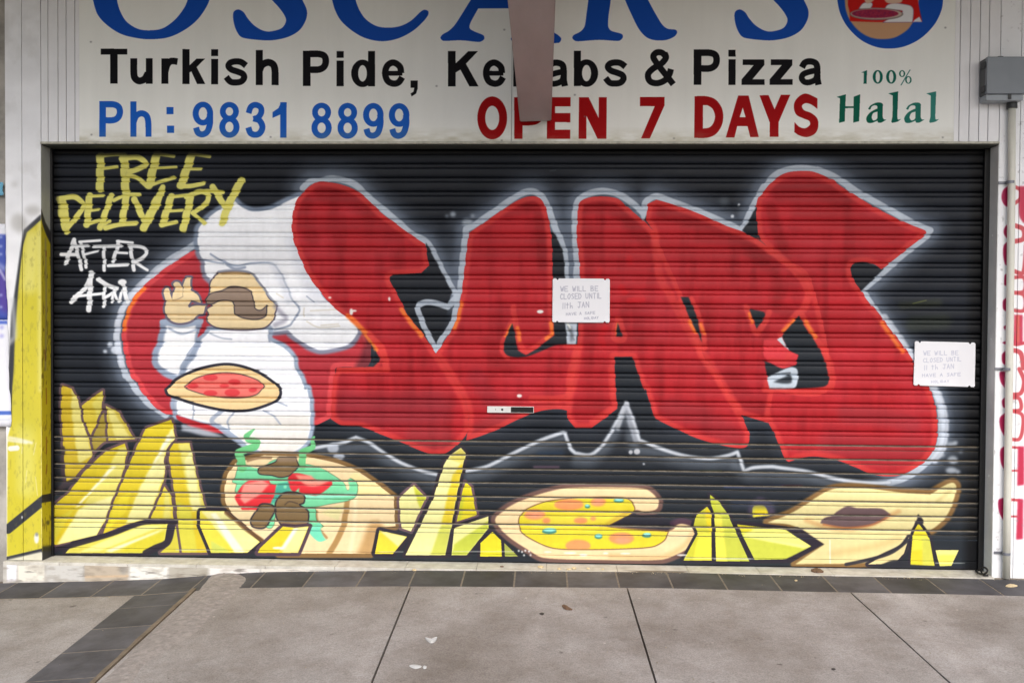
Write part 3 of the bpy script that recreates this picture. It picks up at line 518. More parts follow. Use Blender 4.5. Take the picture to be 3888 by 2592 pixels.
    WR = '@D3 860,925 1000,900 1200,912 1420,938 1640,952c 1720,900 1805,862 1838,895 1805,1030 1745,1140 1640,1225 1560,1250 1480,1285 1400,1390 1150,1468 615,1480c 835,1330c 600,1190 405,1165c 600,1085'
    c.fill(WR, (120, 92, 52), soft=3, outline=(124, 94, 56), ow=36, osoft=5); c.fill(WR, (216, 204, 146), soft=1.5); mw = c.mask(WR)
    c.stroke('@D3 1010,910 1250,930 1420,955', 60, (228, 214, 150), .7, soft=10, clip=mw); c.stroke('@D3 700,1150 900,1210 1100,1210 1260,1150 1400,1080', 34, (196, 150, 96), .7, soft=8, clip=mw); c.stroke('@D3 900,1400 1200,1350 1400,1290', 50, (206, 180, 120), .7, soft=14, clip=mw)
    c.stroke('@D3 1700,1000 1790,920', 30, (190, 176, 120), .7, soft=8, clip=mw)
    c.fill('@D3 805,1170c 830,1132 900,1112 935,1080 1010,1042 1090,1056 1270,1060 1342,1105c 1250,1165 1100,1200 950,1198', (98, 78, 80), soft=1.5); c.stroke('@D3 830,1180 1000,1205 1200,1180 1330,1110', 14, (170, 100, 60), .8, soft=3); c.stroke('@D3 850,1130 1000,1118 1250,1112', 8, (62, 46, 52), .8, soft=2)
    c.fill('@D3 1480,1275c 1420,1350 1280,1420 1165,1482c 1360,1470 1440,1400c', (214, 198, 142), outline=(44, 40, 48), ow=20, osoft=2); c.stroke('@D3 1470,1300 1350,1390 1200,1440 1000,1482', 26, (44, 42, 50), .95, soft=2)
    chip('@C3 1597,1180 1965,1222 2162,1345 1990,1442 1730,1446', (204, 210, 76), [('@C3 1700,1215 1965,1222 2162,1345 2120,1355 1760,1290 1640,1270', (236, 232, 130)), ('@C3 1640,1270 1760,1285 2150,1345 2100,1360', (240, 238, 150)), ('@C3 1597,1180 1740,1195 1700,1230 1620,1240', (222, 206, 44))], INK, 30)
    c.fill('@C3 1965,1200c 2060,1200c 2258,1330c 2010,1465c 1960,1446c 2165,1345c', INK, soft=1.5)
    chip('@D3 1550,1170 1600,1235 1635,1290 1672,1492 1488,1490 1508,1250', (226, 210, 48), [('@D3 1508,1265 1640,1280 1650,1360 1500,1380', (226, 220, 72)), ('@D3 1580,1270 1640,1290 1672,1492 1580,1490', (206, 206, 84))], INK, 22)
    c.fill('@D3 1550,1098c 1590,1170 1520,1180c', INK, soft=2)
    chip('@D3 1680,1374 1857,1374 1800,1492 1712,1496', (238, 232, 140), [('@D3 1690,1410 1835,1410 1800,1492 1712,1496', (226, 218, 96))], (36, 36, 46), 8)
    c.fill('@D3 1270,1480c 1360,1450 1470,1455c 1480,1482c 1700,1496c 2000,1496c 2000,1520c 1200,1520c', (36, 38, 46), .95, soft=2)
    # right side stays black; jamb shade is painted over it below
    # --- age: paint chips, scuffs, grime; also painted shade at the borders
    for crop, it in (('B2', [(668, 968, 14, 26), (690, 960, 20, 8), (957, 870, 9, 16), (2105, 966, 24, 12), (505, 860, 12, 8)]), ('B3', [(1945, 205, 20, 13), (110, 1358, 40, 9)]), ('C2', [(100, 966, 22, 12)]), ('C3', [(430, 1412, 30, 9), (330, 1396, 50, 6), (600, 1398, 20, 6), (160, 1388, 30, 5), (750, 1400, 40, 5), (1180, 1412, 40, 6)])):
        c.ell(crop, it, (228, 228, 222), .95, 1.5)
    for q in ((1940, 1380), (1965, 1388), (1990, 1378), (2018, 1384), (2030, 1410), (1980, 1412)): c.ell('B3', [(q[0], q[1], 7, 8)], (226, 228, 226), .95, .8)
    c.stroke('@D3 878,1300 880,1470', 9, (226, 226, 214), .8, soft=2)
    for s_ in ('@B3 1450,1385 1900,1385', '@B3 880,1388 1060,1388', '@C3 1200,1432 1700,1440', '@D3 1680,1472 1900,1472', '@A3 1340,1372 1600,1372', '@D3 0,1440 300,1440'): c.stroke(s_, 7, (196, 200, 190), .6, soft=2)
    for s_ in ('@C2 560,650 540,690', '@C2 720,780 740,820', '@C2 780,880 880,870', '@C2 600,1090 560,1150 580,1210', '@C2 780,560 780,590'): c.stroke(s_, 46, (196, 28, 36), .6, soft=6)
    c.stroke('@C3 60,745 240,745', 18, (150, 110, 130), .45, soft=5); c.stroke('@C3 1500,895 1950,890', 16, (52, 70, 130), .5, soft=5); c.stroke('@C3 100,650 260,640', 50, (48, 66, 90), .5, soft=12); c.stroke('@C3 1940,890 2090,890', 14, (120, 40, 46), .45, soft=4); c.stroke('@C3 1320,778 1480,778', 12, (120, 124, 50), .5, soft=4)
    c.stroke('@D2 1430,920 1700,900', 60, (52, 56, 44), .6, soft=12); c.stroke('@D2 1520,1060 1740,1040', 120, (50, 56, 46), .6, soft=18); c.stroke('@D2 1510,905 1610,880', 6, (120, 124, 60), .7, soft=1.5); c.stroke('@C3 1580,1020 1860,1030', 70, (44, 54, 76), .5, soft=14); c.stroke('@C3 1900,1000 2050,1000', 30, (60, 66, 86), .4, soft=8)
    c.stroke('@C1 180,1300 220,1295', 8, (70, 74, 80), .6, soft=3)
    for s_ in ('@C2 310,1080 360,1180', '@C2 330,1100 345,1170'): c.stroke(s_, 14, (110, 116, 122), .6, soft=3)
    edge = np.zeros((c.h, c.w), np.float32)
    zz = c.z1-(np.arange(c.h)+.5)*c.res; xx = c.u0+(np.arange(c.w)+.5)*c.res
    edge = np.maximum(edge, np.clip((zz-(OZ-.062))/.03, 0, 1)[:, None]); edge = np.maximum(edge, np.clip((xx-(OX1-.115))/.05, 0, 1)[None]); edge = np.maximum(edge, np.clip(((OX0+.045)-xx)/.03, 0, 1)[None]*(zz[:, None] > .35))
    c.img += (np.array([8, 9, 12])-c.img)*(edge*.85)[..., None]  # lintel and jamb shade painted into the top and side borders
    g = vnoise(c.h, c.w, (500, 20), 77, 4); g2 = vnoise(c.h, c.w, (9, 9), 78, 2); st = vnoise(c.h, c.w, (14, 420), 79, 3)
    c.img *= (1+(g-.5)*.08+(g2-.5)*.04+(st-.5)*.04)[..., None]
    du = np.clip((np.arange(c.h)/c.h-.78)*3.2, 0, 1)[:, None]*np.clip(vnoise(c.h, c.w, (120, 40), 80)*1.5-.4, 0, 1)
    c.img += (np.array([150, 138, 116])-c.img)*(du*.10)[..., None]
    return c
# ------------------------------------------------------------------ the shop sign
def ribbon(P, w, flat=True):
    P = np.asarray(P, float); w = np.asarray(w, float)*np.ones(len(P))
    t = np.gradient(P, axis=0); t /= np.hypot(t[:, 0], t[:, 1])[:, None]+1e-9; n = np.stack([-t[:, 1], t[:, 0]], 1)*w[:, None]/2
    return np.vstack([P+n, (P-n)[::-1]])
def sm(pts, closed=False):
    P = np.array(pts, float); return spline(P, [False]*len(P), closed)[0]
def ringp(cx, cy, rx, ry, wx, wy):
    t = np.linspace(0, 2*math.pi, 48, endpoint=False)
    return [np.stack([cx+rx*np.cos(t), cy+ry*np.sin(t)], 1), np.stack([cx+(rx-wx)*np.cos(t), cy+(ry-wy)*np.sin(t)], 1)[::-1]]
def R4(x0, y0, x1, y1): return np.array([(x0, y0), (x1, y0), (x1, y1), (x0, y1)], float)
def rb(pts, w): return ribbon(sm(pts), w)
# each glyph: list of pieces in crop px, x right, y up from the baseline; a piece is an outline or a list of outlines (holes)
GL = {
 'T': lambda: [R4(0, 220, 202, 264), R4(72, 0, 128, 264)],
 'u': lambda: [rb([(26, 193), (26, 90), (34, 45), (66, 22), (108, 36), (134, 80)], 52), R4(117, 0, 169, 193)],
 'r': lambda: [R4(0, 0, 52, 193), rb([(28, 90), (44, 145), (74, 172), (122, 168)], 50)],
 'k': lambda: [R4(0, 0, 54, 265), np.array([(50, 85), (50, 138), (108, 193), (172, 193), (108, 128), (174, 0), (112, 0), (68, 96)], float)],
 'i': lambda: [R4(0, 0, 54, 193), R4(0, 215, 54, 266)],
 's': lambda: [rb([(164, 146), (128, 172), (88, 178), (46, 168), (31, 142), (54, 116), (100, 100), (140, 82), (150, 54), (128, 26), (88, 18), (46, 24), (14, 60)], 47)],
 'h': lambda: [R4(0, 0, 54, 266), rb([(28, 110), (48, 152), (92, 172), (132, 156), (146, 112), (147, 0)], 53)],
 'P': lambda: [R4(0, 0, 58, 268), rb([(40, 243), (120, 243), (162, 228), (174, 188), (160, 146), (120, 125), (40, 125)], 50)],
 'd': lambda: [R4(128, 0, 181, 268), ringp(86, 98, 86, 104, 53, 42)],
 'b': lambda: [R4(0, 0, 53, 268), ringp(96, 98, 88, 104, 54, 42)],
 'e': lambda: [R4(36, 82, 158, 118), rb([(148, 100), (138, 150), (90, 181), (44, 158), (27, 100), (46, 42), (90, 21), (130, 32), (156, 70)], 48)],
 ',': lambda: [np.array([(0, 0), (0, 54), (54, 54), (54, -6), (42, -44), (8, -66), (0, -44), (22, -30), (28, 0)], float)],
 'K': lambda: [R4(0, 0, 58, 268), np.array([(50, 100), (50, 166), (155, 268), (228, 268), (136, 172), (232, 0), (163, 0), (94, 128)], float)],
 'a': lambda: [rb([(30, 132), (52, 168), (92, 178), (134, 164), (146, 128), (147, 50), (156, 0)], 48), rb([(140, 110), (84, 98), (40, 80), (28, 50), (50, 22), (88, 20), (132, 40), (146, 80)], 44)],
 '&': lambda: [rb([(218, 12), (150, 98), (84, 184), (66, 224), (90, 252), (130, 252), (160, 226)], 47), rb([(150, 250), (162, 214), (128, 170), (60, 128), (26, 86), (40, 36), (92, 20), (150, 40), (186, 84), (200, 128)], 47)],
 'z': lambda: [np.array([(8, 150), (8, 193), (172, 193), (172, 150), (82, 42), (174, 42), (174, 0), (0, 0), (0, 42), (92, 150)], float)],
 '9': lambda: [ringp(78, 180, 78, 90, 46, 42), rb([(130, 180), (132, 110), (112, 44), (74, 22), (40, 36), (26, 74)], 46)],
 '8': lambda: [ringp(77, 198, 72, 72, 44, 40), ringp(77, 80, 77, 82, 46, 42)],
 '3': lambda: [rb([(26, 186), (42, 232), (76, 249), (116, 232), (122, 192), (98, 154), (62, 142)], 44), rb([(62, 146), (108, 130), (131, 82), (112, 36), (76, 22), (40, 36), (24, 78)], 46)],
 '1': lambda: [R4(58, 0, 106, 268), np.array([(0, 150), (0, 194), (44, 224), (66, 268), (106, 268), (106, 230), (58, 176)], float)],
 'p2': lambda: [R4(0, 0, 50, 270), rb([(30, 246), (105, 246), (145, 228), (157, 188), (142, 146), (105, 126), (30, 126)], 47)],
 'h2': lambda: [R4(0, 0, 46, 268), rb([(24, 110), (44, 158), (84, 178), (122, 160), (136, 112), (138, 0)], 46)],
}
def paint_sign(x0, x1, ztop, Y):
    c = Canvas('y', Y, x0, x1, OZ+.004, ztop, .0018, (238, 239, 234))
    g = vnoise(c.h, c.w, (300, 160), 21); st = vnoise(c.h, c.w, (30, 500), 22)
    c.img *= (1+(g-.5)*.05+(st-.5)*.03)[..., None]
    def glyph(ch, crop, x, base, col, sx=1, sy=1):
        ox, oy, s = CROP[crop]
        for pc in GL[ch]():
            lst = pc if isinstance(pc, list) else [pc]
            pl = [c.tex(np.stack([ox+(x+q[:, 0]*sx)*s, oy+(base-q[:, 1]*sy)*s], 1)) for q in lst]
            c.put(c._poly(pl, .35), col)
    BK = (16, 15, 19); BL = (28, 94, 192); RD = (158, 4, 10); GN = (8, 92, 72); NAVY = (22, 78, 176)
    for ch, cr, x, b in (('T', 'A1', 765, 636), ('u', 'A1', 990, 638), ('r', 'A1', 1226, 638), ('k', 'A1', 1385, 640), ('i', 'A1', 1603, 642), ('s', 'A1', 1704, 646), ('h', 'A1', 1942, 648), ('P', 'B1', 300, 655), ('i', 'B1', 556, 656), ('d', 'B1', 667, 657), ('e', 'B1', 898, 658), (',', 'B1', 1118, 668), ('K', 'B1', 1402, 658), ('e', 'B1', 1664, 658), ('b', 'B1', 1898, 658),
                         ('a', 'C1', 134, 656), ('b', 'C1', 358, 655), ('s', 'C1', 585, 654), ('&', 'C1', 895, 654), ('P', 'C1', 1268, 646), ('i', 'C1', 1532, 646), ('z', 'C1', 1632, 646), ('z', 'C1', 1845, 646), ('a', 'C1', 2060, 646)):
        glyph(ch, cr, x, b, BK)
    for ch, cr, x, b in (('p2', 'A1', 754, 1040), ('h2', 'A1', 990, 1040), ('9', 'A1', 1463, 1044), ('8', 'A1', 1665, 1046), ('3', 'A1', 1862, 1047), ('1', 'A1', 2070, 1047), ('8', 'B1', 365, 1052), ('8', 'B1', 563, 1053), ('9', 'B1', 757, 1054), ('9', 'B1', 953, 1055)):
        glyph(ch, cr, x, b, BL)
    for s_ in ('@A1 1265,815c 1318,815c 1318,868c 1265,868c', '@A1 1268,955c 1322,955c 1322,1010c 1268,1010c'): c.fill(s_, BL, smooth=False)
    def fillR(*specs): c.put(c._poly(c.polys(list(specs), False), .35), RD)
    def ringR(crop, *a):
        ox, oy, s = CROP[crop]; c.put(c._poly([c.tex(np.stack([ox+q[:, 0]*s, oy+q[:, 1]*s], 1)) for q in ringp(*a)], .35), RD)
    def rbR(crop, pts, w):
        ox, oy, s = CROP[crop]; q = rb(pts, w); c.put(c._poly([c.tex(np.stack([ox+q[:, 0]*s, oy+q[:, 1]*s], 1))], .35), RD)
    ringR('B1', 1738, 897, 113, 163, 60, 71)
    fillR('@B1 1905,740c 1968,740c 1968,1055c 1905,1055c'); rbR('B1', [(1950, 774), (2050, 778), (2098, 810), (2102, 870), (2060, 915), (1950, 922)], 66)
    fillR('@C1 153,740 333,740 333,810 215,810 215,860 331,860 331,930 215,930 215,987 330,987 330,1055 153,1055')
    fillR('@C1 397,740 470,740 547,900 548,740 608,740 605,1055 538,1055 453,880 453,1055 393,1055')
    fillR('@C1 860,738 1047,738 1047,800 935,1052 868,1052 972,808 860,808')
    P1 = spline(*parse('@C1 1275,732c 1360,732 1430,755 1478,815 1492,880 1480,955 1435,1020 1370,1047 1272,1049c')[:2], True)[0]
    P2 = spline(*parse('@C1 1338,800c 1375,802 1412,830 1430,885 1415,940 1385,970 1338,978c')[:2], True)[0]
    c.put(c._poly([c.tex(P1), c.tex(P2)], .35), RD)
    fillR('@C1 1605,728 1685,728 1762,1042 1697,1042 1677,960 1598,960 1577,1046 1511,1046', '@C1 1640,818 1662,891 1617,891')
    fillR('@C1 1768,726 1836,724 1882,832 1930,722 2001,722 1912,930 1912,1040 1845,1040 1845,930')
    S = '@C1 2207,748c 2207,828c 2160,795 2118,785 2090,805 2105,838 2160,860 2205,900 2214,960 2190,1015 2130,1042 2070,1030 2032,1005c 2034,930c 2070,965 2115,975 2150,950 2145,920 2100,900 2050,875 2030,830 2035,775 2075,728 2125,713'
    c.put(c._poly(c.polys(S), .35), RD)
    def big(*specs): c.put(c._poly(c.polys(list(specs)), .4), NAVY)
    def up(spec):                                      # parts above the photo's frame, squeezed to the sign's height
        out = []
        for t in spec.split():
            if t[0] != '@':
                c_ = t.endswith('c'); a, b = [float(q) for q in t.rstrip('c').split(',')]
                if b < -70: b = -70+(b+70)*.76
                t = '%g,%g%s' % (a, b, 'c' if c_ else '')
            out.append(t)
        return ' '.join(out)
    big(up('@A1 690,-70 705,0 740,110 810,190 920,260 1050,293 1150,300 1280,285 1400,230 1500,150 1575,40 1610,-70 1622,-200 1570,-400 1420,-550 1220,-620 1000,-600 810,-490 710,-290'),
        up('@A1 1436,-70 1428,-10 1400,60 1330,150 1240,215 1150,232 1050,222 960,165 910,80 888,0 880,-70 890,-220 930,-380 1020,-510 1150,-555 1290,-510 1390,-390 1430,-220'))
    SS = up('2020,-70 2060,-5 2110,50 2155,110 2172,160 2140,215 2060,240 2000,235 1930,195 1880,140 1850,95 1810,74 1775,92 1770,140 1785,210 1815,268 1850,290 1950,304 2060,308 2180,285 2270,235 2320,160 2332,90 2305,20 2250,-70 2120,-190 1990,-290 1920,-400 1940,-500 2030,-560 2130,-540 2200,-460 2250,-380 2290,-400 2275,-600c 2150,-625 1980,-620 1830,-540 1770,-420 1800,-280 1900,-170')
    big('@A1 '+SS)
    big('@C1 '+' '.join('%g,%s' % (float(t.split(',')[0])-192, t.split(',')[1]) for t in SS.split()))
    big(up('@B1 510,-70 522,0 545,80 590,160 680,240 780,293 900,315 1020,295 1130,240 1210,170 1250,118 1252,88 1222,77 1190,95 1120,160 1040,200 950,212 860,200 780,150 730,80 700,0 690,-70 695,-220 745,-400 850,-520 980,-560 1100,-500 1170,-390 1220,-400c 1200,-600c 1120,-590 980,-625 800,-590 620,-450 525,-250'))
    big(up('@B1 1625,-70c 1570,10 1520,90 1455,190 1410,235 1360,265 1345,290 1368,312 1500,308 1640,320 1676,300 1670,270 1600,240 1566,215 1575,170 1632,66c 1900,65c 1960,200 1900,262 1880,300 1910,325 2240,328 2262,298 2240,270 2200,240 2140,100 2080,-70c 1950,-620c 1880,-620c'), up('@B1 1712,-30c 1862,-340c 1905,-30c'))
    big(up('@C1 475,-70c 468,0 455,100 440,200 410,240 355,270 348,295 380,315 550,305 700,312 730,285 720,260 640,235 618,200 622,120 638,0 642,-70c 660,-560c 600,-620c 400,-620c 400,-590c 490,-540c'))
    big(up('@C1 600,-200c 715,-70 745,0 790,100 850,220 910,285 980,308 1060,305 1120,280 1142,250 1130,228 1070,220 1030,190 980,110 920,0 885,-70c 840,-220c'))
    big(up('@C1 600,-625c 900,-620 1040,-500 1030,-330 860,-210 600,-190c'), up('@C1 660,-570c 840,-550 880,-430 820,-290 650,-250c'))
    big(up('@C1 1290,-600 1370,-625 1420,-560 1400,-460 1330,-390c 1320,-480'))
    # round emblem at the right end
    c.put(c._poly(c.polys('@L 262,-100 268,0 300,150 380,300 520,440 680,520 840,545 1020,520 1200,430 1350,280 1430,120 1450,-20 1445,-160 1330,-380 1130,-540 860,-600 590,-540 380,-400 270,-200'), .4), NAVY)
    TANL = (196, 152, 116)
    c.fill('@L 352,-100 352,0 365,120 410,230 500,340 620,415 750,440 900,425 1020,360 1090,290 1130,200c 1180,0 1180,-100 1120,-290 960,-430 760,-480 540,-420 400,-270', TANL, soft=.8)
    c.fill('@L 420,-250c 385,40 405,140 408,240c 700,250c 1110,250c 1215,245c 1190,130 1165,0 1110,-250c', (196, 28, 26), soft=.8)
    c.fill('@L 1110,250c 1215,250c 1185,190c 1130,225c', (216, 222, 230), soft=.8); c.fill('@L 1130,250c 1215,252c 1215,300c 1080,300c', NAVY, soft=.8)
    c.fill('@L 510,100c 560,40 640,30c 660,50 640,95c 800,100c 830,60 900,40 1000,50 1085,70 1115,110 1112,200 1105,250c 780,252c 850,215 960,190 990,120', (222, 222, 224), soft=1.2, outline=(104, 70, 110), ow=3, osoft=1)
    c.fill('@L 565,-100c 575,10 600,42 640,30 680,0 700,-100c', (214, 180, 160), soft=1); c.fill('@L 770,-100c 800,10 840,40 920,40 990,20 1010,-100c', (214, 180, 160), soft=1)
    c.ell('L', [(705, 160, 300, 68)], (120, 112, 108), 1, 1); c.ell('L', [(705, 158, 285, 58)], (192, 172, 160), 1, 1); c.ell('L', [(690, 155, 262, 50)], (150, 40, 70), 1, 1)
    rg = np.random.default_rng(4); sp = [(690+240*math.sqrt(a)*math.cos(b), 155+44*math.sqrt(a)*math.sin(b), 9, 5) for a, b in rg.random((70, 2))*[1, 6.28]]
    c.ell('L', sp[:40], (104, 34, 84), .7, .8); c.ell('L', sp[40:], (176, 60, 92), .6, .8)
    # 100% Halal, gloss glare painted into its paler last letters
    def gr(*specs, col=GN): c.put(c._poly(c.polys(list(specs)), .35), col)
    gr('@L 535,812c 600,786c 596,930c 600,938c 555,938c 562,930c 565,815c', col=(18, 96, 82))
    for cx in (720, 870):
        ox, oy, s = CROP['L']; c.put(c._poly([c.tex(np.stack([ox+q[:, 0]*s, oy+q[:, 1]*s], 1)) for q in ringp(cx, 861, 56, 76, 32, 14)], .35), (18, 98, 84))
    for cx, cy, rx, ry in ((992, 825, 34, 38), (1062, 895, 36, 42)):
        ox, oy, s = CROP['L']; c.put(c._poly([c.tex(np.stack([ox+q[:, 0]*s, oy+q[:, 1]*s], 1)) for q in ringp(cx, cy, rx, ry, 17, 9)], .35), (22, 104, 90))
    gr('@L 1075,780c 1088,780c 985,955c 972,955c', col=(70, 124, 120))
    gr('@L 262,1084c 364,1055c 358,1190c 450,1188c 452,1082c 524,1055c 512,1355c 446,1372c 450,1208c 356,1210c 352,1358c 288,1374c 298,1100c')
    AL = '%d,1218c %d,1180 %d,1150 %d,1148 %d,1165 %d,1200 %d,1310 %d,1335 %d,1338c %d,1370 %d,1370 %d,1350c %d,1375 %d,1368 %d,1320 %d,1262 %d,1225 %d,1215c %d,1185 %d,1178 %d,1195 %d,1225'
    def la(x0):
        X = [612, 640, 700, 750, 776, 776, 776, 790, 816, 760, 725, 716, 650, 605, 592, 630, 690, 716, 712, 680, 650, 635]
        return '@L '+AL % tuple(x+x0 for x in X)
    for k, (dx, col) in enumerate(((0, GN), (424, (34, 112, 98)))):
        P_ = c.polys(la(dx)); H_ = c.polys('@L %d,1248c %d,1265 %d,1310 %d,1345 %d,1340 %d,1320c' % tuple(q+dx for q in (716, 670, 652, 668, 700, 716)))
        c.put(c._poly(P_+H_, .35), col)
    gr('@L 838,1046c 948,1022c 938,1300c 945,1335 980,1332c 940,1360 880,1374c 872,1360 884,1300 888,1070c', col=(16, 96, 80))
    gr('@L 1262,1046c 1372,1022c 1362,1300c 1368,1335 1404,1332c 1364,1360 1304,1374c 1296,1360 1308,1300 1312,1070c', col=(52, 126, 116))
    # the join between the two sheets, screws, dirt
    c.stroke('@B1 1890,330 1882,1075', 4, (150, 152, 150), .8, soft=.8)
    for cr, x, y in (('A1', 690, 320), ('A1', 695, 1024), ('A1', 2055, 1042), ('B1', 1830, 228), ('B1', 1315, 655), ('B1', 1810, 1068), ('B1', 1440, 1085), ('C1', 365, 722), ('C1', 1118, 1052), ('C1', 440, 886), ('D1', 1755, 212), ('D1', 1735, 1045)):
        c.ell(cr, [(x, y, 8, 6)], (110, 110, 112), .75, 1.5)
    P_, C_, W_ = parse('@A1 330,1068 1200,1080'); 
    e = vnoise(c.h, c.w, (40, 12), 33, 4); hh = np.clip((np.arange(c.h)/c.h-.93)*14, 0, 1)[:, None]
    c.img += (np.array([150, 142, 112])-c.img)*(hh*np.clip(e*1.6-.3, 0, 1)*.55)[..., None]
    return c

def paint_pillar(xa, xb, z1):
    c = Canvas('y', 0.0, xa, xb, -.02, z1, .0018, (236, 237, 240))
    g = vnoise(c.h, c.w, (80, 60), 41, 4); c.img *= (1+(g-.5)*.10)[..., None]
    YE = '@A2 316,268c 205,365c 175,480 140,800 115,1130 105,1400 @A3 95,150 85,420c 58,520c 52,1425c 340,1366c 340,1000c'
    c.fill('@A2 325,215c 180,345c 158,480 100,900 85,1000 60,1560 @A3 60,440c 340,440c', (52, 54, 60), soft=2)
    c.fill('@A3 40,1440c 50,1425c 335,1358c 335,1385c', (50, 52, 58), soft=2)
    c.fill(YE, (202, 190, 58), soft=2); m = c.mask(YE)
    v = vnoise(c.h, c.w, (40, 300), 42, 4)
    c.put((0, c.w, 0, c.h, m*np.clip(v*2-.7, 0, 1)), (196, 186, 44), .7)
    c.stroke('@A2 250,420 235,620 225,760', 130, (222, 216, 122), .75, soft=26, clip=m)
    c.stroke('@A2 300,280 305,1560', 30, (220, 214, 130), .6, soft=8, clip=m)
    c.stroke('@A3 190,480 200,900', 150, (212, 208, 112), .6, soft=26, clip=m); c.stroke('@A3 120,200 220,400', 180, (188, 180, 56), .5, soft=30, clip=m)
    c.stroke('@A3 60,1215 330,995', 72, (48, 50, 56), 1, soft=2); c.stroke('@A3 50,1440 335,1372', 30, (48, 50, 56), 1, soft=2)
    c.fill('@A3 60,1445c 340,1380c 340,1460c 50,1470c', (206, 202, 178), .95, soft=2)
    s = np.clip((vnoise(c.h, c.w, (7, 16), 44, 4)-.60)*5, 0, 1); c.put((0, c.w, 0, c.h, s*m), (130, 120, 60), .3)
    for q in ('@A3 70,520 150,535 240,560', '@A3 70,600 130,590', '@A3 60,540 200,560'): c.stroke(q, 22, (226, 226, 218), .7, soft=5)
    c.stroke('@A3 80,605 130,600', 40, (226, 226, 222), .9, soft=2)
    for q in ('@A3 170,590 165,640', '@A3 270,820 285,960', '@A3 205,770 195,860', '@A3 275,560 255,650'): c.stroke(q, 5, (226, 224, 200), .6, soft=1.5)
    c.ell('A3', [(278, 1285, 18, 40)], (224, 226, 224), .95, 2); c.ell('A3', [(280, 1255, 12, 16)], (120, 122, 120), .8, 3); c.ell('A3', [(168, 1125, 5, 12)], (230, 230, 225), .9, 1)
    c.stroke('@A2 95,880 110,1150 70,1200', 40, (196, 198, 200), .6, soft=10)
    gr = np.clip(vnoise(c.h, c.w, (60, 90), 45, 5)*2.6-1.5, 0, 1); c.put((0, c.w, 0, c.h, gr*(1-m)), (150, 148, 142), .3)
    c.ell('A2', [(110, 0, 22, 16), (250, 200, 60, 40), (140, 290, 60, 70)], (160, 158, 152), .5, 9)
    return c
def paint_jamb(z1):
    c = Canvas('x', OX0, -.01, REC+.06, -.02, z1, .0018, (168, 170, 166))
    g = vnoise(c.h, c.w, (30, 60), 51, 4); c.img *= (1+(g-.5)*.16)[..., None]
    JY = '@A2 300,200c 330,330 372,430 420,520c @A3 430,1380c 300,1380c'
    c.fill('@A2 300,150c 345,290c 420,430c 420,560c 300,420c', (50, 46, 46), soft=2)
    c.fill(JY, (190, 174, 26), soft=2); m = c.mask(JY)
    c.stroke('@A2 345,420 350,900 345,1400', 26, (150, 138, 96), .8, soft=6, clip=m)
    for q in ('@A2 340,1260 345,1330', '@A2 350,510 350,540', '@A3 350,150 352,260', '@A3 352,520 352,640', '@A3 355,730 350,790'): c.stroke(q, 16, (120, 60, 30), .7, soft=4, clip=m)
    s = np.clip((vnoise(c.h, c.w, (8, 20), 52, 3)-.6)*7, 0, 1); c.put((0, c.w, 0, c.h, s*m), (104, 84, 30), .6)
    c.stroke('@A3 320,985 430,965', 62, (40, 38, 42), 1, soft=2); c.ell('A3', [(362, 1165, 14, 18)], (70, 62, 40), .8, 3)
    c.fill('@A3 320,1345c 430,1330c 430,1470c 320,1470c', (40, 40, 40), .85, soft=4)
    return c
def paint_right(xa, xb, z1):
    c = Canvas('y', 0.0, xa, xb, -.06, z1, .0018, (236, 237, 240))
    g = vnoise(c.h, c.w, (80, 60), 55, 4); c.img *= (1+(g-.5)*.06)[..., None]
    MG = (164, 24, 74); LR = (190, 66, 74)
    for q in ('@R 410,205c 370,240 358,300 380,350 410,365c', '@R 405,490c 380,520 375,560 400,600c', '@R 405,620c 375,650 370,720 385,790 405,800c', '@R 400,860c 382,870 378,940 400,950c', '@R 400,1035c 370,1060 370,1120 395,1140c', '@R 395,1240c 374,1255 385,1280c', '@R 392,1360c 365,1372 390,1385c', '@R 392,1430c 362,1460 365,1520 390,1540c',
              '@Q 385,20c 345,25 350,90 380,140c', '@Q 385,210c 362,235 368,280 385,290c', '@Q 385,325c 345,365 350,440 380,500c', '@Q 385,570c 350,600 352,690 378,750c', '@Q 380,955c 335,975 340,1060 375,1130c'):
        c.fill(q, MG, soft=1.5)
    for q, w in (('@R 450,212 500,240 500,300 450,340', 26), ('@R 450,500 520,530 520,600 450,620', 34), ('@R 450,840 520,850 540,640', 30), ('@R 440,890 525,890 525,990 440,1000 525,1020 525,1130 440,1130', 26), ('@R 440,1165 445,1375 525,1375', 24), ('@R 430,1425 500,1450 520,1560', 34),
                 ('@Q 490,0 525,90 500,180 425,190', 30), ('@Q 425,215 490,220 500,300 425,310', 26), ('@Q 425,310 510,340 515,440 490,520 425,520', 26), ('@Q 425,580 490,585', 18), ('@Q 425,755 490,755', 14), ('@Q 425,970 490,975', 20), ('@Q 425,1095 490,1095', 14)):
        c.stroke(q, w, LR, .9, soft=2)
    for q in ('@Q 480,575c 526,575c 526,860c 474,868c', '@Q 478,965c 520,965c 516,1262c 466,1268c', '@R 455,1165c 515,1165c 515,1380c 445,1380c', '@R 490,210c 560,210c 560,490c 520,480 490,420'):
        c.fill(q, (190, 48, 78), soft=3)
    c.stroke('@R 480,1180 480,1360', 24, (216, 120, 96), .8, soft=8)
    gr = np.clip(vnoise(c.h, c.w, (14, 14), 57, 3)*5-3.6, 0, 1); c.put((0, c.w, 0, c.h, gr), (130, 128, 128), .5)
    return c
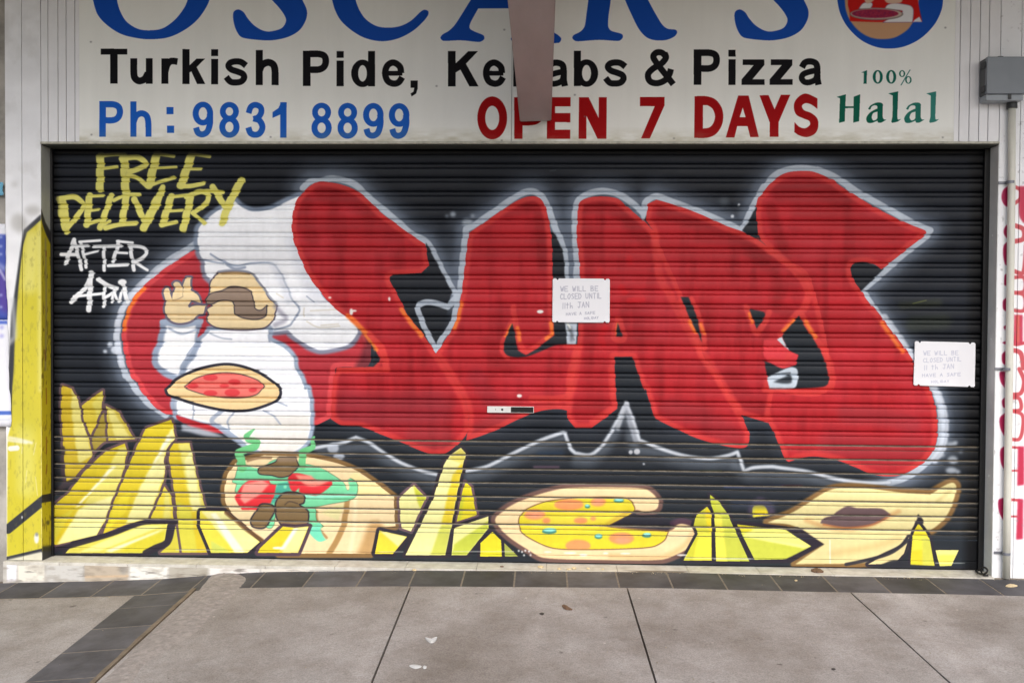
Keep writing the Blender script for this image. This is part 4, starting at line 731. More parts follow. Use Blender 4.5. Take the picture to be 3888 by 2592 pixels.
# ------------------------------------------------------------------ materials
M_white = mat('white_cladding_paint', (.80, .80, .82), .45, .4, .05, 5, .05, 200)
M_wall = mat('wall_render', (.52, .51, .50), .85, .2, .12, 6, .3, 90)
M_steel_dk = mat('dusty_groove_steel', (.27, .24, .195), .8, .2, .35, 14, .1, 200)
M_guide = mat('guide_rail_steel', (.007, .007, .008), .5, .4, .2, 10)
M_cream = mat('cream_sill_tile', (.62, .60, .54), .6, .25, .07, 14, .1, 200, col2=(.44, .41, .35))
M_grey_box = mat('grey_box_enamel', (.20, .225, .255), .42, .45, .05, 12, .05, 300)
M_dkplastic = mat('dark_hinge_plastic', (.035, .037, .04), .5, .4, .1, 20)
M_conduit = mat('conduit_pvc', (.62, .61, .54), .4, .4, .05, 12)
M_bracket = mat('galvanised_saddle', (.20, .21, .24), .45, .4, .15, 30, metal=.4)
M_paper = mat('white_paper', (.86, .86, .87), .8, .2, .015, 20)
M_ink = mat('faint_pen_ink', (.72, .72, .77), .8, .2, .08, 120)
M_ink2 = mat('pen_ink', (.60, .60, .67), .8, .2, .08, 120)
M_beam = mat('taupe_beam_paint', (.42, .38, .375), .6, .3, .10, 5, .1, 60, stretch=(1, .25, 1))
M_soffit = mat('awning_soffit', (.42, .42, .41), .7, .3, .06, 3)
M_tile = mat('charcoal_tile', (.080, .077, .082), .65, .25, .38, 5, .15, 120)
n_ = M_tile.node_tree; b_ = n_.nodes['Principled BSDF']; ge_ = n_.nodes.new('ShaderNodeNewGeometry'); mr_ = n_.nodes.new('ShaderNodeMapRange')
mr_.inputs[3].default_value = .72; mr_.inputs[4].default_value = 1.35; n_.links.new(ge_.outputs['Random Per Island'], mr_.inputs[0])
mx_ = n_.nodes.new('ShaderNodeVectorMath'); mx_.operation = 'SCALE'; n_.links.new(b_.inputs['Base Color'].links[0].from_socket, mx_.inputs[0]); n_.links.new(mr_.outputs[0], mx_.inputs['Scale']); n_.links.new(mx_.outputs[0], b_.inputs['Base Color'])
M_grout = mat('tan_grout', (.215, .185, .145), .9, .2, .2, 40, .3, 200)
M_strip = mat('brown_joint_strip', (.19, .15, .105), .8, .2, .2, 20, .3, 100)
M_black = mat('black_slot', (.006, .006, .006), .6, .3, .1, 10)
M_lock = mat('lock_plate_metal', (.62, .62, .60), .35, .5, .05, 40)
M_cable = mat('black_cable', (.012, .012, .013), .5, .4, .2, 30)
M_leaf = mat('dry_leaf', (.15, .09, .055), .7, .3, .35, 60, .3, 200)
M_crumb = mat('cream_crumb', (.62, .5, .3), .8, .3, .25, 90, .3, 300)
M_shell = mat('white_scrap', (.56, .56, .54), .6, .3, .08, 60)
M_gum = mat('dark_gum', (.05, .045, .042), .7, .3, .2, 60)
M_asph = mat('asphalt', (.05, .05, .05), .9, .2, .3, 30, .4, 200)

def concrete():
    m = bpy.data.materials.new('pavement_concrete'); m.use_nodes = True; n = m.node_tree; b = n.nodes['Principled BSDF']; N = n.nodes.new; L = n.links.new
    tc = N('ShaderNodeTexCoord')
    def noise(sc, det, rough, rot=0, st=(1, 1, 1)):
        mp = N('ShaderNodeMapping'); mp.inputs['Rotation'].default_value = (0, 0, rot); mp.inputs['Scale'].default_value = st; L(tc.outputs['Object'], mp.inputs[0])
        z = N('ShaderNodeTexNoise'); z.inputs['Scale'].default_value = sc; z.inputs['Detail'].default_value = det; z.inputs['Roughness'].default_value = rough; L(mp.outputs[0], z.inputs['Vector']); return z.outputs['Fac']
    def ramp(f, a, ca, bb, cb):
        r = N('ShaderNodeValToRGB'); r.color_ramp.elements[0].position = a; r.color_ramp.elements[1].position = bb; r.color_ramp.elements[0].color = (*ca, 1); r.color_ramp.elements[1].color = (*cb, 1); L(f, r.inputs[0]); return r.outputs[0]
    def mix(a, bcol, f, mode='MIX'):
        x = N('ShaderNodeMix'); x.data_type = 'RGBA'; x.blend_type = mode; L(a, x.inputs[6]); L(bcol, x.inputs[7])
        if isinstance(f, float): x.inputs[0].default_value = f
        else: L(f, x.inputs[0])
        return x.outputs[2]
    base = ramp(noise(1.6, 9, .62), .3, (.282, .260, .234), .7, (.445, .424, .398))
    streak = ramp(noise(2.2, 7, .6, .7, (1, .28, 1)), .35, (.88, .86, .84), .68, (1.12, 1.12, 1.13))
    c = mix(base, streak, 1.0, 'MULTIPLY')
    blot = ramp(noise(5.5, 8, .7), .36, (.78, .755, .725), .58, (1, 1, 1)); c = mix(c, blot, .85, 'MULTIPLY')
    speck = ramp(noise(160, 3, .6), .38, (.72, .72, .72), .58, (1.08, 1.08, 1.08)); c = mix(c, speck, .8, 'MULTIPLY')
    fine = ramp(noise(46, 6, .7), .33, (.82, .81, .80), .6, (1.04, 1.04, 1.04)); c = mix(c, fine, .6, 'MULTIPLY')
    sc1 = ramp(noise(3.2, 4, .6, .95, (1, .05, 1)), .60, (1, 1, 1), .74, (1.22, 1.22, 1.23)); c = mix(c, sc1, .8, 'MULTIPLY')
    sc2 = ramp(noise(2.6, 4, .6, -.8, (1, .06, 1)), .62, (1, 1, 1), .76, (1.18, 1.18, 1.2)); c = mix(c, sc2, .8, 'MULTIPLY')
    big = ramp(noise(.9, 3, .5), .36, (.84, .81, .78), .62, (1.04, 1.04, 1.05)); c = mix(c, big, .9, 'MULTIPLY')
    vo = N('ShaderNodeTexVoronoi'); vo.inputs['Scale'].default_value = 4.2; L(tc.outputs['Object'], vo.inputs['Vector'])
    fl = ramp(vo.outputs['Distance'], .018, (1.9, 1.9, 1.85), .034, (1, 1, 1)); c = mix(c, fl, .8, 'MULTIPLY')
    spots = ramp(noise(13, 2, .5), .22, (.35, .33, .32), .27, (1, 1, 1)); c = mix(c, spots, .75, 'MULTIPLY')
    L(c, b.inputs['Base Color']); b.inputs['Roughness'].default_value = .78; b.inputs['Specular IOR Level'].default_value = .3
    bp = N('ShaderNodeBump'); bp.inputs['Strength'].default_value = .35; bp.inputs['Distance'].default_value = .004; L(noise(90, 5, .65), bp.inputs['Height']); L(bp.outputs[0], b.inputs['Normal'])
    return m
M_conc = concrete()
M_patch = mat('rough_mortar', (.30, .268, .238), .9, .2, .24, 34, .8, 110)

# ------------------------------------------------------------------ ground: road, pavement slabs with open joints, charcoal tiles
Y0 = -.034                                             # foot of the step
YT = at_g(1500, 2228)[1]; YEND = -4.3
def gpt(px, py, up=0):
    p = at_g(px, py); return np.array([p[0], p[1], ground(p[0], p[1])+up])
class Line:                                            # a straight joint on the pavement given by two pixels
    def __init__(s, a, b):
        A, B = at_g(*a), at_g(*b); s.x0 = A[0]-(A[1])*(B[0]-A[0])/(B[1]-A[1]); s.k = (B[0]-A[0])/(B[1]-A[1])
    def x(s, y): return s.x0+s.k*y
class VLine:
    def __init__(s, x): s.c = x
    def x(s, y): return s.c
J1 = Line((1580, 2175), (1412, 2592)); J2 = Line((2367, 2188), (2490, 2592)); J3 = Line((3157, 2185), (3604, 2592))
BL_ = Line((520, 2253), (108, 2580)); BR_ = Line((720, 2248), (362, 2576))
def sheet(bm, LA, LB, ya, yb, up, nx=14, ny=40, ga=0., gb=0., jit=0.0015, thick=.03):
    rows = []
    for j in range(ny+1):
        y = ya+(yb-ya)*j/ny; xa = LA.x(y)+ga; xb = LB.x(y)-gb
        rows.append([bm.verts.new((xa+(xb-xa)*i/nx, y, ground(xa+(xb-xa)*i/nx, y)+up+random.uniform(-jit, jit)*.5)) for i in range(nx+1)])
    for j in range(ny):
        for i in range(nx): bm.faces.new((rows[j][i], rows[j+1][i], rows[j+1][i+1], rows[j][i+1]))
    # skirts so that the joints are real gaps
    for e in ([r[0] for r in rows], [r[-1] for r in rows][::-1], rows[0][::-1], rows[-1]):
        lo = [bm.verts.new(v.co-Vector((0, 0, thick))) for v in e]
        for a, b, c_, d in zip(e, e[1:], lo[1:], lo): bm.faces.new((a, d, c_, b))
def build_ground():
    bm = bmesh.new()
    g = .0045
    sheet(bm, VLine(-7), BL_, YT, YEND, 0, 20, 40, 0, .002)
    sheet(bm, BR_, J1, YT, YEND, .004, 14, 40, .026, g); sheet(bm, J1, J2, YT, YEND, .004, 14, 40, g, g)
    sheet(bm, J2, J3, YT, YEND, .004, 14, 40, g, g); sheet(bm, J3, VLine(7), YT, YEND, .004, 24, 40, g, 0)
    o = struct(obj('pavement', bm, M_conc, smooth=False))
    bm = bmesh.new(); sheet(bm, VLine(-9), VLine(9), .2, YEND-.05, -.022, 30, 20, jit=0, thick=.2)
    struct(obj('pavement_bed', bm, M_grout))
    # charcoal tiles: one row along the wall, one band towards the street
    bm = bmesh.new()
    top = [('A4', -680, 845), ('A4', -270, 832), ('A4', 118, 820), ('A4', 500, 803), ('A4', 880, 785), ('A4', 1250, 768), ('A4', 1590, 742), ('A4', 2020, 730), ('B4', 400, 716), ('B4', 785, 712), ('B4', 1160, 712), ('B4', 1535, 710), ('B4', 1915, 710), ('B4', 2300, 716), ('C4', 670, 712), ('C4', 1055, 720), ('C4', 1445, 730), ('C4', 1835, 740), ('D4', 810, 750), ('D4', 1195, 756), ('D4', 1590, 764), ('D4', 2000, 775)]
    xs = []
    for cr, x, y in top:
        o_ = CROP[cr]; xs.append(at_g(o_[0]+x*.5, o_[1]+y*.5)[0])
    xs += [xs[-1]+.265*k for k in range(1, 9)]; xs = [xs[0]-.265*k for k in range(12, 0, -1)]+xs
    k = J1.k*.6
    def tilequad(P, up):                               # four corners: a-near, a-far, b-far, b-near; the face follows the ground
        n = 6; T = []; B = []; e = random.uniform(-.0006, .0006); ins = .0012
        A0, A1, B1, B0 = [Vector(p) for p in P]
        for i in range(n+1):
            u = i/n
            for (p, q), L in (((A0, B0), 0), ((A1, B1), 1)):
                c_ = p.lerp(q, u); c_.z = ground(c_.x, c_.y); T.append(bm.verts.new(c_+Vector((0, 0, .004+e)))); B.append(bm.verts.new(c_-Vector((0, 0, .006))))
        for i in range(n):
            a0, a1, b0, b1 = 2*i, 2*i+1, 2*i+2, 2*i+3
            bm.faces.new((T[a0], T[b0], T[b1], T[a1])); bm.faces.new((T[a0], B[a0], B[b0], T[b0])); bm.faces.new((T[a1], T[b1], B[b1], B[a1]))
        bm.faces.new((T[0], T[1], B[1], B[0])); bm.faces.new((T[-2], B[-2], B[-1], T[-1]))
    for a, b in zip(xs, xs[1:]):
        j = .0045; P = []
        for x, y in ((a+j, Y0-.002), (a+j, YT+.006), (b-j, YT+.006), (b-j, Y0-.002)): P.append((x+k*(y-Y0)*.5, y, ground(x, y)-.006))
        tilequad(P, .012)
    rows = [YT-.004] + [at_g(*q)[1] for q in ((620, 2300), (500, 2380), (400, 2470), (260, 2580))]
    st = rows[-1]-rows[-2]
    while rows[-1] > YEND: rows.append(rows[-1]+st)
    for ya, yb in zip(rows, rows[1:]):
        P = [(L.x(y)+d, y, ground(L.x(y), y)-.006) for L, y, d in ((BL_, ya-.0045, .003), (BL_, yb+.0045, .003), (BR_, yb+.0045, -.004), (BR_, ya-.0045, -.004))]
        tilequad(P, .012)
    bmesh.ops.recalc_face_normals(bm, faces=bm.faces[:])
    struct(obj('paving_tiles', bm, M_tile))
    bm = bmesh.new()                                   # grout bed a little below the tile faces
    sheet(bm, VLine(-7.5), VLine(7.5), Y0+.03, YT+.0005, .0030, 300, 3, jit=.0004, thick=.02); sheet(bm, BL_, BR_, YT-.001, YEND, .0030, 3, 40, .0025, .001, jit=.0004, thick=.02)
    struct(obj('tile_grout', bm, M_grout))
    bm = bmesh.new()                                   # raised brown strip along the band
    sheet(bm, BR_, BR_, YT+.02, YEND, .012, 2, 60, .003, -.024, jit=.004, thick=.03)
    struct(obj('joint_strip', bm, M_strip))
    # rough mortar beside the strip and the rounded lump over the tiles
    bm = bmesh.new()
    out = [('A4', 1600, 760), ('A4', 1660, 738), ('A4', 1780, 738), ('A4', 1862, 765), ('A4', 1872, 800), ('A4', 1820, 855), ('A4', 1760, 930), ('A4', 1600, 1060), ('A4', 1500, 1180), ('A4', 1250, 1330), ('A4', 1080, 1450), ('A4', 960, 1600), ('A4', 640, 1640), ('A4', 790, 1545), ('A4', 1180, 1180), ('A4', 1420, 960)]
    pts = []
    for cr, x, y in out:
        o_ = CROP[cr]; p = at_g(o_[0]+x*.5, o_[1]+y*.5); pts.append((p[0], p[1]))
    P = spline(np.array(pts), [False]*len(pts), True, k=5)[0]
    vs = [bm.verts.new((x, y, ground(x, y)+.001)) for x, y in P]; f = bm.faces.new(vs)
    r = bmesh.ops.inset_region(bm, faces=[f], thickness=.02, depth=0)
    bmesh.ops.triangulate(bm, faces=bm.faces[:])
    for _ in range(2): bmesh.ops.subdivide_edges(bm, edges=[e for e in bm.edges if e.calc_length() > .05], cuts=1, use_grid_fill=False); bmesh.ops.triangulate(bm, faces=bm.faces[:])
    vset = set(vs)
    for v in bm.verts:
        on = any(len(e.link_faces) == 1 for e in v.link_edges)
        z = ground(v.co.x, v.co.y); v.co.z = z+(.0035 if on else .011+random.uniform(-.002, .002))
    bmesh.ops.recalc_face_normals(bm, faces=bm.faces[:])
    struct(obj('pavement_patch', bm, M_patch, smooth=True))
    bm = bmesh.new(); z = ground(0, YEND)
    for a in [(-60, YEND-.2), (60, YEND-.2), (60, -90), (-60, -90)]: bm.verts.new((a[0], a[1], z-.16))
    bm.faces.new(bm.verts[:]); bmesh.ops.recalc_face_normals(bm, faces=bm.faces[:])
    for f in bm.faces:
        if f.normal.z < 0: f.normal_flip()
    struct(obj('road', bm, M_asph))
    bm = bmesh.new(); box(bm, -40, 40, YEND-.2, YEND-.05, z-.2, z-.01, .01); struct(obj('kerb', bm, M_conc))
build_ground()

# ------------------------------------------------------------------ shop front
ZTOP = 3.42; XP = at_y(21, 1300, 0)[0]
shop = empty('shop_building', (OX0, 0, 0), 'white board-clad shop front round the painted shutter, its left pillar yellow below', 'building')
XR = OX1+1.9
SX0 = at_y(303, 300, 0)[0]; SX1 = at_y(3622, 300, 0)[0]
def boards(bm, edges, z0, z1, gap=.0035, y0=0.0, th=.014):
    for a, b in zip(edges, edges[1:]): box(bm, a+gap/2, b-gap/2, y0, y0+th, z0, z1, .002)
GL_ = [at_y(p, 300, 0)[0] for p in (82, 150, 182, 220, 251, 284)]
GR_ = [at_y(p, 300, 0)[0] for p in (3644, 3682, 3719, 3754, 3792, 3870)]
# left pillar
pc = paint_pillar(XP, OX0, ZTOP)
bm = bmesh.new(); boards(bm, [XP, GL_[0], OX0+.0], .001, ZTOP, .003)
lp = obj('pillar', bm, pc.material('left_pillar_paint', .5, .35, .12, 120), shop); pc.uvmap(lp); lp['label'] = 'left pillar of white boards, painted yellow with a black outline below'
# right pillar
edR = [OX1, at_y(3862, 1200, 0)[0]]+[at_y(3862, 1200, 0)[0]+.11*k for k in range(1, 17)]
rc = paint_right(OX1, XR, ZTOP)
bm = bmesh.new(); boards(bm, [e for e in edR if e < XR], -.045, ZTOP, .003)
rp = obj('pillar', bm, rc.material('right_pillar_paint', .5, .35, .08, 120), shop); rc.uvmap(rp); rp['label'] = 'right pillar of white boards with red stacked lettering'
# wall behind the boards, lintel boards, soffit
bm = bmesh.new(); box(bm, XP, OX0-.002, .0145, .30, -.02, OZ-.002); box(bm, OX1+.002, XR, .0145, .30, -.06, OZ-.002); box(bm, XP, XR, .0145, .30, OZ+.004, ZTOP)
obj('backing_wall', bm, M_wall, shop)
bm = bmesh.new(); boards(bm, [OX0]+GL_[2:]+[SX0-.001], OZ+.002, ZTOP); boards(bm, [SX1+.001]+GR_[:4]+[OX1], OZ+.002, ZTOP)
box(bm, SX0, SX1, .004, .0142, OZ+.002, ZTOP)
obj('header_cladding', bm, M_white, shop)
bm = bmesh.new(); box(bm, OX0+.001, OX1-.001, .004, .28, OZ-.012, OZ+.0015, .001)
obj('lintel_soffit', bm, mat('soffit_paint', (.055, .06, .052), .6, .3, .15, 10), shop)
jc = paint_jamb(OZ)
bm = bmesh.new(); box(bm, OX0-.0008, OX0+.0008, .0005, .28, .001, OZ-.013)
lj = obj('jamb', bm, jc.material('left_jamb_paint', .55, .35, .1, 120), shop); jc.uvmap(lj)
bm = bmesh.new(); box(bm, OX1-.0012, OX1+.001, .0005, .28, .001, OZ-.013)
for z in (1.79, 1.24, .52): 
    p = Vector((OX1-.002, .05, z)); tube(bm, [p, p-Vector((.004, 0, 0))], .006, 8)
obj('jamb', bm, mat('right_jamb_paint', (.70, .72, .71), .6, .35, .10, 7, .1, 100), shop)
# sill tiles and step
bm = bmesh.new()
sx = [OX0-1.2]+[at_y(x, 2140, Y0)[0] for x in (1270, 1537, 1808, 2075, 2346, 2618, 2891, 3170, 3445, 3700)]
sx = [sx[1]-.375*k for k in range(7, 0, -1)]+sx[1:]; sx = [x for x in sx if XP+.05 < x < OX1-.05]; sx = [XP]+sx+[OX1]
for a, b in zip(sx, sx[1:]): box(bm, a+.001, b-.001, Y0+.002, -.0015, -.018, 0, .0012); 
for a, b in zip(sx, sx[1:]):
    a2, b2 = max(a, OX0), min(b, OX1)
    if b2-a2 > .02: box(bm, a2+.001, b2-.001, -.0005, .30, -.018, 0, .0012)
obj('sill', bm, M_cream, shop)
stp = Canvas('y', Y0, XP-.05, OX1, -.16, .01, .0016, (190, 186, 178))
g = vnoise(stp.h, stp.w, (60, 30), 71, 4); stp.img *= (1+(g-.5)*.3)[..., None]
for a, b, col in ((50, 128, (232, 232, 240)), (134, 340, (226, 222, 208)), (350, 630, (198, 196, 190)), (640, 975, (184, 170, 150)), (985, 1272, (232, 230, 220)), (1282, 1580, (176, 170, 156)), (1590, 1975, (228, 224, 218)), (1980, 2352, (222, 216, 204))):
    stp.fill('@A4 %d,660c %d,655c %d,790c %d,800c' % (a, b, b-6, a+4), col, .9, soft=2, smooth=False)
stp.stroke('@A4 40,656 1250,660 2300,640', 12, (222, 224, 232), .9, soft=2); stp.stroke('@B4 0,650 500,652', 26, (238, 238, 242), .9, soft=4); stp.stroke('@B4 640,665 1600,680 2352,690', 22, (232, 230, 234), .85, soft=5); stp.stroke('@A4 650,760 970,755', 16, (204, 176, 142), .8, soft=4)
stp.ell('B4', [(575, 668, 55, 34)], (134, 136, 134), .8, 6); stp.ell('A4', [(938, 700, 34, 40), (1440, 672, 50, 8)], (150, 148, 144), .7, 5)
s = np.clip((vnoise(stp.h, stp.w, (40, 14), 72, 5)-.50)*3, 0, 1); stp.put((0, stp.w, 0, stp.h, s), (130, 120, 106), .5)
s = np.clip((vnoise(stp.h, stp.w, (60, 10), 73, 5)-.62)*6, 0, 1); stp.put((0, stp.w, 0, stp.h, s), (92, 86, 80), .6)
bm = bmesh.new()
n = 120
for i in range(n):
    a = XP+(OX1+.0-XP)*i/n; b = XP+(OX1-XP)*(i+1)/n
    vs = [bm.verts.new(p) for p in ((a, Y0, -.014), (a, Y0, -.2), (b, Y0, -.2), (b, Y0, -.014))]; bm.faces.new(vs)
bmesh.ops.remove_doubles(bm, verts=bm.verts[:], dist=1e-5)
for v in bm.verts:
    if v.co.z > -.1: v.co.y += random.uniform(-.001, .003); v.co.z += random.uniform(-.005, 0)
lo = [v for v in bm.verts if v.co.z > -.1]; lo.sort(key=lambda v: v.co.x)
bk = [bm.verts.new((v.co.x, -.002, -.0165)) for v in lo]
for a, b, c_, d in zip(lo, lo[1:], bk[1:], bk): bm.faces.new((a, b, c_, d))
box(bm, XP, OX1, -.0018, .30, -.2, -.0185)
bmesh.ops.recalc_face_normals(bm, faces=bm.faces[:])
so_ = obj('step', bm, stp.material('chipped_step_tiles', .6, .35, .3, 60), shop); stp.uvmap(so_)

# neighbouring wall at the left edge
bm = bmesh.new(); box(bm, XP-3.2, XP-.006, .022, .30, -.25, ZTOP, .004)
nb = obj('neighbour_wall', bm, mat('neighbour_render', (.36, .34, .31), .9, .2, .35, 5, .5, 40), None, origin=(XP-1.6, .1, 0)); tag(nb, 'weathered grey rendered wall at the far left edge, beside the yellow pillar', 'wall')
# posters pasted over the corner
def paper_sheet(bm, P, y, th=.0006, bulge=.004, nx=6, ny=14, rip=None):
    rows = []
    for j in range(ny+1):
        v = j/ny
        L_ = Vector(P[0]).lerp(Vector(P[3]), v); R_ = Vector(P[1]).lerp(Vector(P[2]), v); row = []
        for i in range(nx+1):
            u = i/nx; q = L_.lerp(R_, u); q.y = y-bulge*math.sin(u*math.pi)*math.sin(v*math.pi*1.0)-random.uniform(0, .0006)
            if rip and i == nx: q.x += rip*math.sin(v*9)+random.uniform(-.002, .002)
            row.append(bm.verts.new(q))
        rows.append(row)
    for j in range(ny):
        for i in range(nx): bm.faces.new((rows[j][i], rows[j+1][i], rows[j+1][i+1], rows[j][i+1]))
    ge = bm.faces[:]; r = bmesh.ops.extrude_face_region(bm, geom=ge)
    for v in [g_ for g_ in r['geom'] if isinstance(g_, bmesh.types.BMVert)]: v.co.y += th
    bmesh.ops.recalc_face_normals(bm, faces=bm.faces[:])
    return rows
def poster(px, name_label, paint):
    P = [at_y(*q, -.004) for q in px]
    c = Canvas('y', -.004, P[0][0]-.01, max(P[1][0], P[2][0])+.01, P[2][2]-.01, P[0][2]+.01, .0016, (226, 228, 236)); paint(c)
    bm = bmesh.new(); paper_sheet(bm, [Vector(p) for p in P], -.004, nx=8, ny=20, rip=.003)
    o = obj('poster', bm, c.material('poster_print', .6, .3, 0), None, smooth=True, origin=tuple((P[0]+P[2])/2)); c.uvmap(o); tag(o, name_label, 'poster', 'posters pasted on the left corner'); return o
def pa(c):
    c.fill('@A2 -300,380c 80,380c 80,1040c -300,1040c', (66, 84, 172), soft=3)
    c.stroke('@A2 -200,700 0,720 60,900', 150, (86, 62, 150), .8, soft=20); c.stroke('@A2 -100,560 40,640', 40, (150, 160, 210), .7, soft=10); c.stroke('@A2 0,650 40,720', 20, (200, 205, 230), .7, soft=5)
    for y in (400, 470, 530, 840, 930): c.ell('A2', [(8, y, 12, 9), (-60, y, 20, 9)], (190, 200, 230), .8, 3)
def pb(c):
    c.fill('@A2 -300,1035c 60,1035c 60,1060c -300,1060c', (70, 96, 190), soft=3); c.stroke('@A3 -200,336 78,334', 30, (70, 104, 190), .95, soft=3)
    for y in (1085, 1150): c.ell('A2', [(15, y, 16, 14), (-50, y, 26, 12)], (140, 140, 210), .7, 4)
    c.stroke('@A3 -100,390 70,385', 14, (190, 196, 206), .6, soft=4)
poster([(-160, 850), (19, 850), (27, 1214), (-160, 1214)], 'blue and purple poster pasted at left edge, above the white poster', pa)
poster([(-160, 1216), (28, 1214), (42, 1618), (-160, 1624)], 'white poster with one thin blue bar, pasted beside the yellow pillar', pb)
poster([(-160, 690), (11, 692), (11, 742), (-160, 745)], 'small torn pale blue sticker high on the grey left wall', lambda c: c.fill('@A1 -300,1370c 40,1370c 40,1500c -300,1500c', (96, 168, 200), .9, soft=4))

# ------------------------------------------------------------------ sign
SY = -.0065
sgn = empty('shop_sign', (SX0, SY, OZ), 'long cream shop sign with blue, black, red and green lettering above the shutter', 'sign')
sc_ = paint_sign(SX0, SX1, ZTOP-.01, SY)
bm = bmesh.new()
xm = at_y(1942, 700, SY)[0]
box(bm, SX0, xm-.0008, SY, .0035, OZ+.006, ZTOP-.012, .001); box(bm, xm+.0008, SX1, SY, .0035, OZ+.006, ZTOP-.012, .001)
so2 = obj('sign_panel', bm, sc_.material('sign_print', .5, .06, .03, 30), sgn); sc_.uvmap(so2)
bm = bmesh.new(); box(bm, OX0-.0, OX1, -.009, .0035, OZ-.006, OZ+.0055, .0015)
for k in range(40):
    x = OX0+.05+(OX1-OX0-.1)*k/39; tube(bm, [(x, -.0088, OZ+.001), (x, -.0105, OZ+.001)], .003, 6)
obj('edge_trim', bm, mat('weathered_trim', (.46, .45, .38), .6, .35, .3, 25, .2, 80), sgn)

# ------------------------------------------------------------------ roller shutter
sh = empty('roller_shutter', ((OX0+OX1)/2, REC, ZB), 'closed roller shutter covered by a red graffiti word, a cartoon chef and painted fast food', 'roller shutter')
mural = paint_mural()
PITCH_S = at_y(1588, 1042.5, REC)[2]-at_y(1588, 1357.5, REC)[2]; PITCH_S /= 6.0
ZG = at_y(1588, 1042.5, REC)[2]                        # one of the deep joints
prof = [(0, .0170, 1), (.0035, .0170, 1), (.0048, .0030, 1), (.0062, .0004, 0), (.009, -.0006, 0), (.0135, -.0010, 0), (.019, -.0006, 0), (.0232, .0004, 0), (.0244, .0060, 1), (.0264, .0060, 1), (.0276, .0002, 0),
        (.031, -.0008, 0), (.038, -.0018, 0), (.047, -.0022, 0), (.056, -.0018, 0), (.064, -.0004, 0), (.0686, .0014, 0), (.0714, .0060, 1)]
ZR = ZB+.142                                           # top of the bottom rail
k0 = int((OZ+.02-ZG)/PITCH_S)+1
zs = []
kk = k0
while True:
    zt = ZG+kk*PITCH_S
    for d, y, g in prof:
        z = zt-d*(PITCH_S/.0736)
        if z < ZR: break
        if z < OZ+.06: zs.append((z, y, g, .0045 < d < .0268))
    if zt-PITCH_S < ZR-PITCH_S: break
    kk -= 1
bm = bmesh.new(); NX = 70; rows = []
dent = [[random.uniform(-1, 1) for _ in range(NX+1)] for _ in range(40)]
for q, (z, y, g, bead) in enumerate(zs):
    a = (z/.25); ai = int(a) % 39; f = a-int(a); row = []
    for i in range(NX+1):
        x = OX0+.003+(OX1-OX0-.006)*i/NX
        w = .0017*(dent[ai][i]*(1-f)+dent[ai+1][i]*f)+.0015*math.sin(x*1.7+z*2.1)
        row.append(bm.verts.new((x, REC+y+w, z+.0006*math.sin(x*2.3+z))))
    rows.append(row)
for (A, B, s0, s1) in zip(rows, rows[1:], zs, zs[1:]):
    for i in range(NX):
        f = bm.faces.new((A[i], B[i], B[i+1], A[i+1])); f.material_index = 1 if (s0[2] and s1[2] and s0[0] < .70) else 0
zrow = mural.z1-(np.arange(mural.h)+.5)*mural.res; sid = np.floor((zrow-ZG)/PITCH_S).astype(int)
tone = np.random.default_rng(5).normal(0, 1, 80); mural.img *= (1+.035*tone[sid % 80])[:, None, None]
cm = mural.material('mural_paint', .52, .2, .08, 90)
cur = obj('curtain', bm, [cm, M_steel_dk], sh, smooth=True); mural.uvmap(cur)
# the spray came at an angle, so the picture steps sideways on every bead between two slats
ix = np.empty(len(cur.data.loops), int); cur.data.loops.foreach_get('vertex_index', ix)
uvd = np.empty(len(ix)*2, np.float32); cur.data.uv_layers['paint'].data.foreach_get('uv', uvd)
bd = np.array([r[3] for r in zs])[ix//(NX+1)]; uvd[0::2] -= bd*.0036/(mural.u1-mural.u0); cur.data.uv_layers['paint'].data.foreach_set('uv', uvd)
bm = bmesh.new()
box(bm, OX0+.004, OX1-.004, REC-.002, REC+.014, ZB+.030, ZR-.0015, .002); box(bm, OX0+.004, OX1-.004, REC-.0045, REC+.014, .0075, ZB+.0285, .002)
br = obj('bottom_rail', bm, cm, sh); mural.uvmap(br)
bm = bmesh.new(); box(bm, OX0+.006, OX1-.006, REC+.001, REC+.012, .001, .007, .001); obj('rubber_seal', bm, M_black, sh)
for a, b in ((OX0+.0012, OX0+.0125), (OX1-.030, OX1-.0015)):
    bm = bmesh.new(); box(bm, a, b, REC-.022, REC-.008, .002, OZ-.013, .002); box(bm, a if a < 0 else b-.004, (a+.004) if a < 0 else b, REC-.008, REC+.05, .002, OZ-.013, 0)
    obj('guide_rail', bm, M_guide, sh)
# lock plate
lk = [at_y(*q, REC-.006) for q in ((1850, 1541.5), (2027, 1541.5), (2027, 1567.5), (1850, 1567.5))]
bm = bmesh.new(); box(bm, lk[0][0], lk[1][0], REC-.007, REC-.0015, lk[2][2], lk[0][2], .0015)
pl = obj('lock_plate', bm, M_lock, sh)
bm = bmesh.new(); xa = at_y(1940, 1555, REC)[0]; box(bm, xa, lk[1][0]-.003, REC-.0085, REC-.0072, lk[2][2]+.003, lk[0][2]-.003)
zc = (lk[0][2]+lk[2][2])/2
L_ = sh.location; ls = obj('bolt_slot', bm, M_black); ls.parent = pl; ls.data.transform(Matrix.Translation(-L_))
for px, r in ((1907, .006), (1882, .0025)):
    bm = bmesh.new(); x2 = at_y(px, 1555, REC)[0]; tube(bm, [(x2, REC-.0072, zc), (x2, REC-.0085, zc)], r, 12)
    ls = obj('keyhole' if r > .005 else 'rivet', bm, M_black); ls.parent = pl; ls.data.transform(Matrix.Translation(-L_))

